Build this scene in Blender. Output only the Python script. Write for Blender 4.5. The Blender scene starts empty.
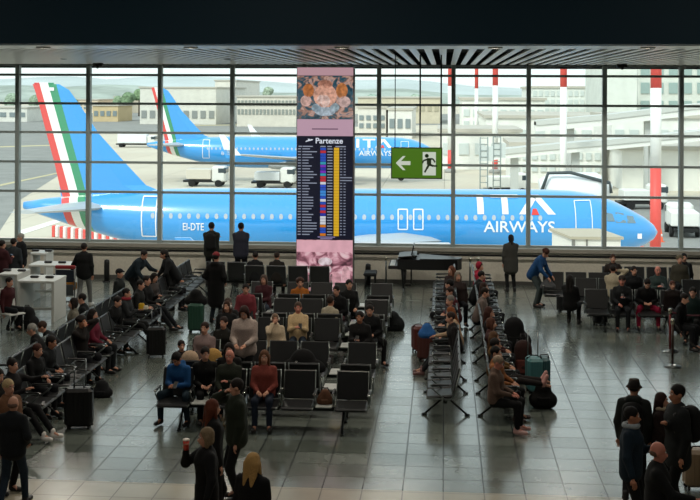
import bpy, math, random
import numpy as np
from mathutils import Vector, Matrix
random.seed(7); RNG = np.random.RandomState(5)
S = bpy.context.scene; COL = S.collection
# ------------------------------------------------------------ camera
F, HZ, H, PSI, ROLL = 1178.0, 92.0, 5.9, math.radians(4.6), math.radians(0.22)
cam = bpy.data.objects.new('camera', bpy.data.cameras.new('camera')); COL.objects.link(cam)
cam.data.sensor_width = 36; cam.data.lens = F/700*36
cam.data.shift_y = -(250-HZ)/700; cam.data.clip_end = 6000; cam.data.clip_start = .2
cam.location = (0, 0, H)
cam.rotation_mode = 'XYZ'
cam.matrix_world = Matrix.Translation((0, 0, H)) @ Matrix.Rotation(PSI, 4, 'Z') @ Matrix.Rotation(math.pi/2, 4, 'X') @ Matrix.Rotation(ROLL, 4, 'Z')
S.camera = cam
# ------------------------------------------------------------ sky, sun, exposure
S.view_settings.view_transform = 'Standard'; S.view_settings.look = 'None'
S.view_settings.exposure = 0.0; S.view_settings.gamma = 1.0; S.view_settings.use_curve_mapping = False
W = bpy.data.worlds.new('overcast_sky'); S.world = W; W.use_nodes = True
nt = W.node_tree; bg = nt.nodes['Background']
tc = nt.nodes.new('ShaderNodeTexCoord'); sx = nt.nodes.new('ShaderNodeSeparateXYZ'); cr = nt.nodes.new('ShaderNodeValToRGB')
nt.links.new(tc.outputs['Generated'], sx.inputs[0]); nt.links.new(sx.outputs['Z'], cr.inputs[0]); nt.links.new(cr.outputs[0], bg.inputs[0])
cr.color_ramp.elements[0].position = 0.0; cr.color_ramp.elements[0].color = (.80, .86, .86, 1)
cr.color_ramp.elements[1].position = 0.7; cr.color_ramp.elements[1].color = (.80, .90, 1.0, 1)
bg.inputs[1].default_value = 1.55
sun = bpy.data.objects.new('sun', bpy.data.lights.new('sun', 'SUN')); COL.objects.link(sun)
sun.data.energy = 2.6; sun.data.angle = math.radians(12); sun.data.color = (1, .96, .9)
sun.rotation_euler = (math.radians(50), 0, math.radians(-28))
HALL_FILL_LIGHTS = [(x, y) for x in (-12, -3, 6) for y in (6, 15)]
HALL_FILL_POWER = 90
STRIP_LIGHT_POWER = 250; WALL_FILL_POWER = 330

# ------------------------------------------------------------ helpers
def at(px, py, Y):
    dx, dy = px-350, py-HZ
    c, s = math.cos(ROLL), math.sin(ROLL)
    dx, dy = dx*c+dy*s, -dx*s+dy*c
    u, v = dx/F, -dy/F
    X = -math.sin(PSI)+math.cos(PSI)*u; YY = math.cos(PSI)+math.sin(PSI)*u
    t = Y/YY
    return Vector((X*t, Y, H+v*t))
def onz(px, py, z):
    p = at(px, py, 10.0); t = (z-H)/(p.z-H)
    return Vector((p.x*t, p.y*t, z))
def lin(c):
    if isinstance(c, str): c = tuple(int(c[i:i+2], 16)/255 for i in (0, 2, 4))
    return tuple((x/12.92 if x <= .04045 else ((x+.055)/1.055)**2.4) for x in c[:3])+(1,)
MATS = {}
def mat(c, rough=.6, metal=0, spec=.5, bump=0, scale=30, var=0, emit=0, name='paint'):
    key = (c, rough, metal, spec, bump, scale, var, emit)
    if key in MATS: return MATS[key]
    m = bpy.data.materials.new(name); m.use_nodes = True; MATS[key] = m
    t = m.node_tree; b = t.nodes['Principled BSDF']; L = lin(c)
    b.inputs['Base Color'].default_value = L; b.inputs['Roughness'].default_value = rough
    b.inputs['Metallic'].default_value = metal; b.inputs['Specular IOR Level'].default_value = spec
    if emit:
        b.inputs['Emission Color'].default_value = L; b.inputs['Emission Strength'].default_value = emit
        b.inputs['Base Color'].default_value = (0.01, .01, .01, 1)
    if bump or var:
        tc = t.nodes.new('ShaderNodeTexCoord'); n = t.nodes.new('ShaderNodeTexNoise'); n.inputs['Scale'].default_value = scale
        t.links.new(tc.outputs['Object'], n.inputs['Vector'])
        if bump:
            bp = t.nodes.new('ShaderNodeBump'); bp.inputs['Strength'].default_value = bump; bp.inputs['Distance'].default_value = .01
            t.links.new(n.outputs['Fac'], bp.inputs['Height']); t.links.new(bp.outputs[0], b.inputs['Normal'])
        if var:
            r = t.nodes.new('ShaderNodeValToRGB')
            r.color_ramp.elements[0].position = .35; r.color_ramp.elements[0].color = tuple(x*(1-var) for x in L[:3])+(1,)
            r.color_ramp.elements[1].position = .65; r.color_ramp.elements[1].color = tuple(min(1, x*(1+var)) for x in L[:3])+(1,)
            t.links.new(n.outputs['Fac'], r.inputs[0]); t.links.new(r.outputs[0], b.inputs['Emission Color' if emit else 'Base Color'])
    return m
def cloth(c): return mat(c, .85, 0, .25, .25, 45, .12, name='fabric')
def tag(o, label=None, cat=None, group=None, kind=None):
    if label: o['label'] = label
    if cat: o['category'] = cat
    if group: o['group'] = group
    if kind: o['kind'] = kind
    return o
def empty(name, loc, rz=0, label=None, cat=None, group=None):
    o = bpy.data.objects.new(name, None); COL.objects.link(o); o.location = loc; o.rotation_euler = (0, 0, rz)
    o.empty_display_size = .2
    return tag(o, label, cat, group)
class MB:
    def __init__(s): s.v = []; s.f = []; s.m = []; s.sm = []
    def add(s, vs, fs, mi=0, smooth=False):
        n = len(s.v); s.v += [tuple(p) for p in vs]
        for f in fs: s.f.append(tuple(i+n for i in f)); s.m.append(mi); s.sm.append(smooth)
        return s
    def box(s, c, d, M=None, mi=0, b=0):
        x, y, z = d[0]/2, d[1]/2, d[2]/2
        if b:
            b = min(b, x*.9, y*.9, z*.9)
            pts = []; rings = []
            for zz, i in ((-z, b), (-z+b, 0), (z-b, 0), (z, b)):
                X, Y = x-i, y-i; q = b if i == 0 else b*.5
                ring = [(X-q, -Y, zz), (X, -Y+q, zz), (X, Y-q, zz), (X-q, Y, zz), (-X+q, Y, zz), (-X, Y-q, zz), (-X, -Y+q, zz), (-X+q, -Y, zz)]
                rings.append(ring)
            return s.loft([[s.tr(p, c, M) for p in r] for r in rings], mi, False)
        vs = [(sx*x, sy*y, sz*z) for sz in (-1, 1) for sy in (-1, 1) for sx in (-1, 1)]
        vs = [s.tr(p, c, M) for p in vs]
        return s.add(vs, [(0, 2, 3, 1), (4, 5, 7, 6), (0, 1, 5, 4), (2, 6, 7, 3), (0, 4, 6, 2), (1, 3, 7, 5)], mi)
    def tr(s, p, c, M):
        p = Vector(p)
        if M is not None: p = M @ p
        return p+Vector(c)
    def loft(s, rings, mi=0, smooth=True, caps=True):
        n = len(rings[0]); vs = [p for r in rings for p in r]; fs = []
        for i in range(len(rings)-1):
            for j in range(n):
                a = i*n+j; b = i*n+(j+1) % n
                fs.append((a, b, b+n, a+n))
        s.add(vs, fs, mi, smooth)
        if caps:
            k = len(s.v)-len(vs)
            s.f.append(tuple(k+j for j in reversed(range(n)))); s.m.append(mi); s.sm.append(False)
            s.f.append(tuple(k+(len(rings)-1)*n+j for j in range(n))); s.m.append(mi); s.sm.append(False)
        return s
    def tube(s, pts, r, seg=8, mi=0):
        pts = [Vector(p) for p in pts]; rs = r if isinstance(r, (list, tuple)) else [r]*len(pts); rings = []
        prev = None
        for i, p in enumerate(pts):
            d = (pts[min(i+1, len(pts)-1)]-pts[max(i-1, 0)]).normalized()
            if prev is None:
                a = Vector((0, 0, 1)) if abs(d.z) < .9 else Vector((1, 0, 0))
            else: a = prev
            u = (a-d*a.dot(d)).normalized(); prev = u; w = d.cross(u)
            rings.append([p+(u*math.cos(t)+w*math.sin(t))*rs[i] for t in [2*math.pi*k/seg for k in range(seg)]])
        return s.loft(rings, mi, seg > 4)
    def cyl(s, a, b, r, r2=None, seg=12, mi=0): return s.tube([a, b], [r, r if r2 is None else r2], seg, mi)
    def ball(s, c, r, M=None, mi=0, nu=10, nv=6):
        r = (r, r, r) if not hasattr(r, '__len__') else r
        rings = []
        for i in range(nv+1):
            a = -math.pi/2+math.pi*i/nv; e = max(math.cos(a), .02)
            rings.append([s.tr((r[0]*e*math.cos(t), r[1]*e*math.sin(t), r[2]*math.sin(a)), c, M) for t in [2*math.pi*k/nu for k in range(nu)]])
        return s.loft(rings, mi, True)
    def prism(s, poly, axis, a, b, mi=0):
        def P(u, v, w): return {'x': (w, u, v), 'y': (u, w, v), 'z': (u, v, w)}[axis]
        A = [P(u, v, a) for u, v in poly]; B = [P(u, v, b) for u, v in poly]
        return s.loft([A, B], mi, False)
    def lathe(s, prof, c=(0, 0, 0), seg=16, mi=0):
        return s.loft([[(c[0]+r*math.cos(t), c[1]+r*math.sin(t), c[2]+z) for t in [2*math.pi*k/seg for k in range(seg)]] for r, z in prof], mi, True)
    def build(s, name, m, parent=None, loc=None):
        me = bpy.data.meshes.new(name); me.from_pydata(s.v, [], s.f)
        ms = m if isinstance(m, (list, tuple)) else [m]
        for q in ms: me.materials.append(q)
        me.polygons.foreach_set('material_index', s.m); me.polygons.foreach_set('use_smooth', s.sm); me.update()
        o = bpy.data.objects.new(name, me); COL.objects.link(o)
        if parent: o.parent = parent
        if loc is not None: o.location = loc
        return o
def copy_tree(o, parent=None):
    c = o.copy(); COL.objects.link(c)
    if parent: c.parent = parent
    for ch in list(o.children): copy_tree(ch, c)
    return c
def struct(name, mb, m): return tag(mb.build(name, m), kind='structure')

# ------------------------------------------------------------ implicit surfaces (blended round cones)
def P_(a, b, ra, rb, M=None): return (np.array(a, float), np.array(b, float), ra, rb, M)
def field(prims, h, k=.03, neg=(), floor=None):
    lo = np.full(3, 9e9); hi = np.full(3, -9e9)
    for a, b, ra, rb, M in prims:
        e = max(ra, rb)/(1 if M is None else min(1, np.linalg.norm(M, 2, 0).min() if False else np.linalg.svd(M)[1].min()))
        lo = np.minimum(lo, np.minimum(a, b)-e); hi = np.maximum(hi, np.maximum(a, b)+e)
    lo -= 2.5*h; hi += 2.5*h; n = np.ceil((hi-lo)/h).astype(int)+1
    A = np.full(n, 1.0, np.float32)
    def run(pr, fn):
        for a, b, ra, rb, M in pr:
            sv = 1 if M is None else np.linalg.svd(M)[1]
            e = max(ra, rb)/(1 if M is None else min(1, sv.min()))+k+2*h
            i0 = np.maximum(((np.minimum(a, b)-e-lo)/h).astype(int), 0); i1 = np.minimum(((np.maximum(a, b)+e-lo)/h).astype(int)+2, n)
            if (i1 <= i0).any(): continue
            g = np.stack(np.meshgrid(*[lo[q]+h*np.arange(i0[q], i1[q]) for q in range(3)], indexing='ij'), -1)-a
            ba = b-a
            if M is not None: g = g@M.T; ba = M@ba
            t = np.clip((g@ba)/max(ba@ba, 1e-9), 0, 1)
            d = np.sqrt(((g-t[..., None]*ba)**2).sum(-1))-(ra+(rb-ra)*t)
            sl = tuple(slice(i0[q], i1[q]) for q in range(3))
            fn(sl, d.astype(np.float32))
    def smin(sl, d):
        x = A[sl]; q = np.clip(.5+.5*(x-d)/k, 0, 1); A[sl] = x*(1-q)+d*q-k*q*(1-q)
    def sub(sl, d): A[sl] = np.maximum(A[sl], -d)
    run(prims, smin)
    if neg: run(neg, sub)
    if floor is not None:
        z = lo[2]+h*np.arange(n[2]); A[:] = np.maximum(A, (floor-z)[None, None, :])
    return A, lo
def surf(A, lo, h):
    s = A < 0; n = np.array(A.shape)
    c = sum(s[i:n[0]-1+i, j:n[1]-1+j, k:n[2]-1+k].astype(int) for i in (0, 1) for j in (0, 1) for k in (0, 1))
    act = (c > 0) & (c < 8); I = np.argwhere(act); idx = np.full(act.shape, -1); idx[act] = np.arange(len(I))
    acc = np.zeros((len(I), 3)); cnt = np.zeros(len(I))
    off = [(i, j, k) for i in (0, 1) for j in (0, 1) for k in (0, 1)]
    for o in off:
        for ax in range(3):
            if o[ax]: continue
            o2 = list(o); o2[ax] = 1
            p = I+o; q = I+o2; a = A[tuple(p.T)]; b = A[tuple(q.T)]
            m = (a < 0) != (b < 0); t = np.where(m, a/np.where(a == b, 1, a-b), 0)
            pt = np.tile(np.array(o, float), (len(I), 1)); pt[:, ax] = t
            acc += pt*m[:, None]; cnt += m
    V = lo+h*(I+acc/cnt[:, None]); Fs = []
    for ax in range(3):
        u, w = (ax+1) % 3, (ax+2) % 3
        a = np.take(s, range(0, n[ax]-1), ax); b = np.take(s, range(1, n[ax]), ax)
        E = np.argwhere(a != b); E = E[(E[:, u] > 0) & (E[:, w] > 0) & (E[:, u] < n[u]-1) & (E[:, w] < n[w]-1)]
        ins = a[tuple(E.T)]
        def cell(du, dw):
            Q = E.copy(); Q[:, u] -= du; Q[:, w] -= dw; return idx[tuple(Q.T)]
        q = np.stack([cell(1, 1), cell(0, 1), cell(0, 0), cell(1, 0)], 1)
        q[~ins] = q[~ins][:, ::-1]; Fs.append(q)
    return V, np.concatenate(Fs)
def blob(name, prims, h, ms, parent=None, k=.03, neg=(), floor=None, extra=None):
    A, lo = field(prims, h, k, neg, floor); V, Q = surf(A, lo, h)
    vs = V.tolist(); fs = Q.tolist(); mi = [0]*len(fs)
    if extra:
        n = len(vs); vs += extra.v; fs += [tuple(i+n for i in f) for f in extra.f]; mi += extra.m
    me = bpy.data.meshes.new(name); me.from_pydata(vs, [], fs)
    for q in (ms if isinstance(ms, (list, tuple)) else [ms]): me.materials.append(q)
    me.polygons.foreach_set('material_index', mi); me.polygons.foreach_set('use_smooth', [True]*len(fs)); me.update()
    o = bpy.data.objects.new(name, me); COL.objects.link(o)
    if parent: o.parent = parent
    return o

# ------------------------------------------------------------ common materials
M_STEEL = mat('8a8f90', .3, 1, name='brushed_metal'); M_CHROME = mat('e4e6e4', .15, 1, name='chrome')
M_BLACK = mat('0b0c0d', .45, name='black_plastic'); M_DARK = mat('17191a', .5, 0, .4, .1, 60, name='black_vinyl')
M_WHITE = mat('c9cbc6', .45, name='white_laminate'); M_RUB = mat('101010', .8, name='rubber')
M_FRAME = mat('8d9794', .5, 0, name='window_frame_metal')
# ------------------------------------------------------------ the hall
WY = 36.35
def tile_mat(c1, c2, mortar, rough, name, bw=.6, bh=.6, spec=.5, coat=.75):
    m = bpy.data.materials.new(name); m.use_nodes = True; t = m.node_tree; b = t.nodes['Principled BSDF']
    tc = t.nodes.new('ShaderNodeTexCoord'); br = t.nodes.new('ShaderNodeTexBrick'); br.offset = 0; br.squash = 1
    br.inputs['Scale'].default_value = 1; br.inputs['Brick Width'].default_value = bw; br.inputs['Row Height'].default_value = bh
    br.inputs['Mortar Size'].default_value = .011; br.inputs['Mortar Smooth'].default_value = .1; br.inputs['Bias'].default_value = 0
    br.inputs['Color1'].default_value = lin(c1); br.inputs['Color2'].default_value = lin(c2); br.inputs['Mortar'].default_value = lin(mortar)
    t.links.new(tc.outputs['Object'], br.inputs['Vector'])
    n = t.nodes.new('ShaderNodeTexNoise'); n.inputs['Scale'].default_value = 1.3; n.inputs['Detail'].default_value = 5
    t.links.new(tc.outputs['Object'], n.inputs['Vector'])
    mx = t.nodes.new('ShaderNodeMix'); mx.data_type = 'RGBA'; mx.blend_type = 'OVERLAY'; mx.inputs[0].default_value = .35
    t.links.new(br.outputs['Color'], mx.inputs[6]); t.links.new(n.outputs['Fac'], mx.inputs[7]); t.links.new(mx.outputs[2], b.inputs['Base Color'])
    mr = t.nodes.new('ShaderNodeMapRange'); mr.inputs[3].default_value = rough-.05; mr.inputs[4].default_value = rough+.08
    t.links.new(n.outputs['Fac'], mr.inputs[0]); t.links.new(mr.outputs[0], b.inputs['Roughness'])
    bp = t.nodes.new('ShaderNodeBump'); bp.inputs['Strength'].default_value = .3; bp.inputs['Distance'].default_value = .003; bp.invert = True
    t.links.new(br.outputs['Fac'], bp.inputs['Height']); t.links.new(bp.outputs[0], b.inputs['Normal'])
    b.inputs['Specular IOR Level'].default_value = spec; b2 = t.nodes.new('ShaderNodeTexBrick'); b2.offset = 0; b2.inputs['Scale'].default_value = 1; b2.inputs['Brick Width'].default_value = bw; b2.inputs['Row Height'].default_value = bh; b2.inputs['Mortar Size'].default_value = .014; b2.inputs['Mortar Smooth'].default_value = .1
    b2.inputs['Color1'].default_value = (coat*.72,)*3+(1,); b2.inputs['Color2'].default_value = (coat,)*3+(1,); b2.inputs['Mortar'].default_value = (0, 0, 0, 1)
    t.links.new(tc.outputs['Object'], b2.inputs['Vector']); t.links.new(b2.outputs['Color'], b.inputs['Coat Weight']); b.inputs['Coat Roughness'].default_value = .16; b.inputs['Coat IOR'].default_value = 1.6
    return m
FLOOR = tile_mat('586059', '747c75', '23272a', .24, 'grey_floor_tiles', spec=.7)
XL, XR, YB = -19, 13, -5
struct('floor', MB().box(((XL+XR)/2, (17.45+WY)/2, -.1), (XR-XL, WY-17.45, .2)), FLOOR)
struct('trim_1', MB().box(((XL+XR)/2, (17.45+YB)/2, -.1), (XR-XL, 17.45-YB, .2)), tile_mat('a39c86', 'b0a994', '6a6558', .3, 'cream_floor_tiles'))
WALLP = mat('c9c4b6', .6, 0, .4, .05, 20, .05, name='beige_wall_panel')
# low wall below the windows, with panel joints
mb = MB()
XJ = [-19, -15.6, -11.5, -7.4, -3.3, .8, 4.9, 9.0, 13]
for a, b in zip(XJ, XJ[1:]): mb.box(((a+b)/2, WY+.12, .5), (b-a-.025, .2, 1.0))
mb.box(((XL+XR)/2, WY+.17, .52), (XR-XL, .2, 1.04))
struct('wall_window_side', mb, WALLP)
struct('baseboard_window_side', MB().box(((XL+XR)/2, WY+.01, .06), (XR-XL, .03, .12)), mat('4b4a46', .5))
struct('trim_2', MB().box(((XL+XR)/2, WY+.12, 1.075), (XR-XL, .5, .13), b=.01), mat('97948a', .5, 0, .5, name='sill_stone'))
r = MB().box(((XL+XR)/2, WY-.16, .93), (XR-XL, .05, .06), b=.01)
for x in XJ[1:-1]: r.box((x+.1, WY-.05, .93), (.04, .2, .03))
tag(r.build('handrail', M_BLACK), 'long black rail running along the low wall below the windows', 'rail')
struct('wall_left', MB().box((XL-.1, (YB+WY)/2, 4.8), (.2, WY-YB, 9.6)), mat('44474a', .7))
struct('wall_right', MB().box((XR+.1, (YB+WY)/2, 4.8), (.2, WY-YB, 9.6)), mat('44474a', .7))
struct('wall_back', MB().box(((XL+XR)/2, YB-.1, 4.8), (XR-XL, .2, 9.6)), mat('44474a', .7))
# upper fascia and ceilings
ZC = 6.74
struct('wall_fascia', MB().box(((XL+XR)/2, 20.9, ZC+1.45), (XR-XL, .8, 2.9)), mat('0f3040', .6, 0, .3))
struct('ceiling', MB().box(((XL+XR)/2, (YB+21)/2, 9.7), (XR-XL, 21-YB, .2)), mat('3c4246', .8))
struct('ceiling.001', MB().box(((XL+XR)/2, (21.3+22.9)/2, ZC+.1), (XR-XL, 1.6, .2)), mat('d9d6cc', .3, 0, .7))
mb = MB(); x = XL+.06
while x < XR: mb.box((x, (22.9+WY+.6)/2, ZC+.03), (.15, WY+.6-22.9, .03)); x += .3
struct('ceiling.002', mb, mat('eeebe2', .3, 0, .8, name='ceiling_slats'))
struct('ceiling.003', MB().box(((XL+XR)/2, (22.9+WY+.6)/2, ZC+.45), (XR-XL, WY+.6-22.9, .1)), mat('0a0b0c', .9))
struct('wall_window_head', MB().box(((XL+XR)/2, WY+.65, ZC+.4), (XR-XL, .2, 1.0)), mat('2a2f30', .7))
# windows: vertical mullions are the trim, each bay is one window with its own frame and pane
gl = bpy.data.materials.new('window_glass'); gl.use_nodes = True; t = gl.node_tree; t.nodes.clear()
o_ = t.nodes.new('ShaderNodeOutputMaterial'); mx = t.nodes.new('ShaderNodeMixShader'); tr = t.nodes.new('ShaderNodeBsdfTransparent'); gs = t.nodes.new('ShaderNodeBsdfGlossy')
tr.inputs[0].default_value = (.93, .97, .955, 1); gs.inputs['Roughness'].default_value = .02; mx.inputs[0].default_value = .03
t.links.new(tr.outputs[0], mx.inputs[1]); t.links.new(gs.outputs[0], mx.inputs[2]); t.links.new(mx.outputs[0], o_.inputs[0])
TZ = [6.41, 5.505, 4.59, 3.65, 2.715]; GY = WY+.2
MX = [-13.52+2.298*i for i in range(-2, 12)]
for i, (a, b) in enumerate(zip(MX, MX[1:])):
    fr = MB()
    for z in TZ: fr.box(((a+b)/2, GY-.02, z), (b-a-.12, .1, .075))
    fr.box(((a+b)/2, GY, 1.17), (b-a-.12, .12, .07)); fr.box(((a+b)/2, GY, ZC-.02), (b-a-.12, .12, .06))
    w = struct('window_%d' % (i+1), fr, M_FRAME)
    zz = sorted([1.2]+TZ+[ZC-.04])
    p = MB()
    for z0, z1 in zip(zz, zz[1:]): p.box(((a+b)/2, GY+.02, (z0+z1)/2), (b-a-.12, .012, z1-z0-.06))
    p.build('pane', gl, w)
mb = MB()
for x in MX: mb.box((x, GY-.06, (1.13+ZC)/2), (.13, .22, ZC-1.13), b=.01)
struct('trim_3', mb, M_FRAME)
# downlights in the plain ceiling strip; slat row and high hall lamps are added
def downlight(x, y, z, r, e, lab, grp):
    t = empty('ceiling_light', (x, y, z), 0, lab, 'light', grp)
    MB().lathe([(r*1.25, 0), (r*1.25, -.02), (r, -.025), (r, -.005)], seg=20).build('trim_ring', M_WHITE, t)
    MB().lathe([(r*.98, -.012), (r*.98, -.018), (.01, -.02)], seg=20).build('diffuser', mat('fff2dc', .5, emit=e), t)
    return t
nm = ['left of the departures column', 'second from the left, beyond the tail fins', 'beside the departures column', 'above the lamp posts outside', 'near the right edge']
for i, px in enumerate((45, 192, 342, 495, 647)):
    p = at(px, 48, 22.1)
    downlight(p.x, 22.0, ZC, .11, 6, 'small round recessed ceiling light, '+['leftmost of the row of five', 'second from the left of five', 'middle one of the row of five', 'fourth from the left of five', 'rightmost of the row of five'][i], 'round lights in the ceiling strip')
    l = bpy.data.objects.new('downlight_lamp', bpy.data.lights.new('downlight_lamp', 'SPOT')); COL.objects.link(l); l.location = (p.x, 22.0, ZC-.04)
    l.data.energy = STRIP_LIGHT_POWER; l.data.spot_size = 2.75; l.data.spot_blend = .15; l.data.color = (1, .9, .75); l.data.shadow_soft_size = .1
for i in range(6):  # added row of lights to brighten the low wall and window frames
    x = -14.5+i*4.4; downlight(x, 30.6, ZC+.02, .07, 2, 'small round added light between the ceiling slats, '+['leftmost', 'second from the left', 'third from the left', 'third from the right', 'second from the right', 'rightmost'][i]+' of the inner six', 'added round lights between the ceiling slats')
    l = bpy.data.objects.new('downlight_lamp', bpy.data.lights.new('downlight_lamp', 'SPOT')); COL.objects.link(l); l.location = (x, 30.6, ZC-.05)
    l.data.energy = WALL_FILL_POWER; l.data.spot_size = 2.8; l.data.spot_blend = .15; l.data.color = (1, .93, .82); l.data.shadow_soft_size = .08
for i, (x, y) in enumerate(HALL_FILL_LIGHTS):  # added out of view for soft front light from above
    t = empty('ceiling_light', (x, y, 9.6), 0, 'large round added lamp in the unseen high ceiling, %s of the %s row' % (('leftmost', 'middle one', 'rightmost')[i//2], ('near', 'far')[i % 2]), 'light', 'large added lamps overhead, out of view')
    MB().lathe([(.75, 0), (.75, -.06), (.66, -.06), (.66, -.03)], seg=24).build('trim_ring', M_WHITE, t)
    l = bpy.data.objects.new('hall_lamp', bpy.data.lights.new('hall_lamp', 'AREA')); COL.objects.link(l); l.location = (x, y, 9.55)
    l.data.shape = 'DISK'; l.data.size = 1.3; l.data.energy = HALL_FILL_POWER; l.data.color = (1, .93, .82)
for px, lab in ((98, 'small black ceiling camera above the big tail fin'), (622, 'small black ceiling camera above the right lamp post')):
    p = at(px, 64, 34.5); t = empty('ceiling_camera', (p.x, 34.5, ZC-.0), 0, lab, 'camera')
    MB().box((0, 0, -.05), (.3, .16, .1), b=.02).build('housing', M_BLACK, t); MB().ball((0, -.05, -.11), .06).build('dome', M_BLACK, t)

# ------------------------------------------------------------ hanging exit sign
def polymap(mb, pts, x0, z0, sc, y=0, mi=0):
    n = len(pts); mb.add([(x0+u*sc, y, z0+v*sc) for u, v in pts], [tuple(range(n))], mi)
SY = 27.0; a = at(391, 178.5, SY); b = at(442.5, 147.5, SY); cx, cz = (a.x+b.x)/2, (a.z+b.z)/2; sw, sh = b.x-a.x, b.z-a.z
t = empty('exit_sign', (cx, SY, cz), 0, 'green hanging exit sign with white arrow and running figure', 'sign')
MB().box((0, 0, 0), (sw, .1, sh), b=.01).build('casing', mat('2c3a1a', .5), t)
MB().box((0, -.052, 0), (sw-.05, .008, sh-.05)).build('face_panel', mat('5f9a12', .4, emit=.42), t)
wm = mat('e8f2e0', .5, emit=.62)
m_ = MB(); ax = -sw*.27; A_ = [(-.5, 0), (0, .5), (.1, .5), (.2, .5), (-.13, .14), (.55, .14), (.55, -.14), (-.13, -.14), (.2, -.5), (0, -.5)]
for q in ([0, 4, 5, 6, 7], [0, 1, 3, 4], [0, 7, 8, 9]): polymap(m_, [A_[i] for i in reversed(q)], ax, 0, .32, -.059)
m_.build('arrow', wm, t)
m_ = MB().box((sw*.245, -.058, -.01), (.30, .006, sh*.74)); m_.build('door_symbol', wm, t)
gm = mat('2f5a08', .5, emit=.12); m_ = MB(); fx = sw*.24
m_.lathe([(.001, 0), (.045, 0), (.045, .004)], seg=12); m_.v = [(fx-.05+x, -.066+z*0, .17+y) for x, y, z in m_.v]
for p, q, w in (((0, .12), (.0, -.03), .05), ((0, .1), (-.13, .06), .02), ((-.13, .06), (-.15, 0), .018), ((0, .1), (.09, .1), .02), ((.09, .1), (.14, .02), .018), ((.0, -.03), (.1, -.06), .025), ((.1, -.06), (.19, -.06), .02), ((0, -.03), (-.05, -.12), .025), ((-.05, -.12), (-.1, -.21), .02)):
    d = Vector(q)-Vector(p); nn = Vector((-d.y, d.x)).normalized()*w; pp = [Vector(p)-nn, Vector(q)-nn, Vector(q)+nn, Vector(p)+nn]
    m_.add([(fx+v.x, -.065, v.y) for v in pp], [(0, 1, 2, 3)])
m_.build('running_figure', gm, t)
for px in (395, 420, 441):
    q = at(px, 147, SY); MB().cyl((q.x-cx, 0.0, sh/2-.02), (q.x-cx, 0.0, ZC+.05-cz), .018 if px > 400 else .01, seg=8).build('hanging_rod', M_BLACK, t)

# ------------------------------------------------------------ information column with screens
BY = 33.6; a = at(296, 239, BY); b = at(354, 67, BY); cw = b.x-a.x; bx = (a.x+b.x)/2
def zz(py): return at(325, py, BY).z
t = empty('information_column', (bx, BY, 0), 0, 'tall pink and navy departures column in front of the windows', 'information display')
MB().box((0, .22, zz(67)/2), (cw, .42, zz(67)), b=.02).build('casing', mat('6e6a68', .4, .2), t)
MB().box((cw/2+.01, .1, zz(67)/2), (.03, .1, zz(67)-.1)).build('side_trim', M_STEEL, t)
def screen(name, z0, z1, m, w=cw-.04, y=0.0): return MB().box((0, y, (z0+z1)/2), (w, .02, z1-z0)).build(name, m, t)
def swirl(name, cols, scale, seed, e, stretch=(1, 1, 1)):
    m = bpy.data.materials.new(name); m.use_nodes = True; q = m.node_tree; b_ = q.nodes['Principled BSDF']; b_.inputs['Base Color'].default_value = (.01, .01, .01, 1)
    tc = q.nodes.new('ShaderNodeTexCoord'); mp = q.nodes.new('ShaderNodeMapping'); mp.inputs['Location'].default_value = (seed, 0, seed*2); mp.inputs['Scale'].default_value = stretch
    n = q.nodes.new('ShaderNodeTexNoise'); n.inputs['Scale'].default_value = scale; n.inputs['Detail'].default_value = 5; n.inputs['Distortion'].default_value = 1.6
    r = q.nodes.new('ShaderNodeValToRGB'); r.color_ramp.elements[0].color = lin(cols[0][1]); r.color_ramp.elements[0].position = cols[0][0]
    r.color_ramp.elements[1].color = lin(cols[-1][1]); r.color_ramp.elements[1].position = cols[-1][0]
    for p, c in cols[1:-1]: el = r.color_ramp.elements.new(p); el.color = lin(c)
    q.links.new(tc.outputs['Object'], mp.inputs[0]); q.links.new(mp.outputs[0], n.inputs['Vector']); q.links.new(n.outputs['Fac'], r.inputs[0]); q.links.new(r.outputs[0], b_.inputs['Emission Color'])
    b_.inputs['Emission Strength'].default_value = e
    return m
screen('header_panel', zz(75.5), zz(67.5), mat('c79fa8', .4, emit=.75))
art = screen('art_screen', zz(119), zz(76), swirl('swirling_art', [(.3, '16303f'), (.46, '2f5868'), (.52, '8f6a5c'), (.6, 'c9a294'), (.72, '3c5f72')], 3.2, 3, .8))
for (ex, ez, rx, rz_, c) in [(.0, .05, .34, .34, 'd9a38d'), (-.05, -.1, .2, .2, 'e6c8c0'), (-.48, .2, .16, .2, 'b8703f'), (.48, .2, .17, .22, 'c07a48'), (-.55, -.1, .16, .16, 'cfa79d'), (.55, -.12, .18, .16, 'd0b0aa'), (0, -.4, .3, .13, 'a9b8c4'), (.0, .38, .22, .12, 'b07a66'), (-.25, -.3, .14, .12, '8fa6b4'), (.28, -.28, .13, .12, '9bb0ba')]:
    q = MB().lathe([(.01, 0), (rx, 0), (rx*.98, .006)], seg=20); q.v = [(ex+x, -.012-abs(z), (zz(119)+zz(76))/2+ez+y*rz_/rx) for x, y, z in q.v]
    q.build('painted_shape', mat(c, .5, emit=.75, var=.35, scale=9), art)
screen('caption_panel', zz(136), zz(119.3), mat('c39fb2', .4, emit=.8))
MB().box((0, -.012, zz(129)), (.75, .01, .035)).build('caption_text', mat('8d6a86', .5, emit=.5), t)
bz0, bz1 = zz(239.5), zz(136.3); bs = screen('departures_screen', bz0, bz1, mat('0a1026', .3, emit=.8))
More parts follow.
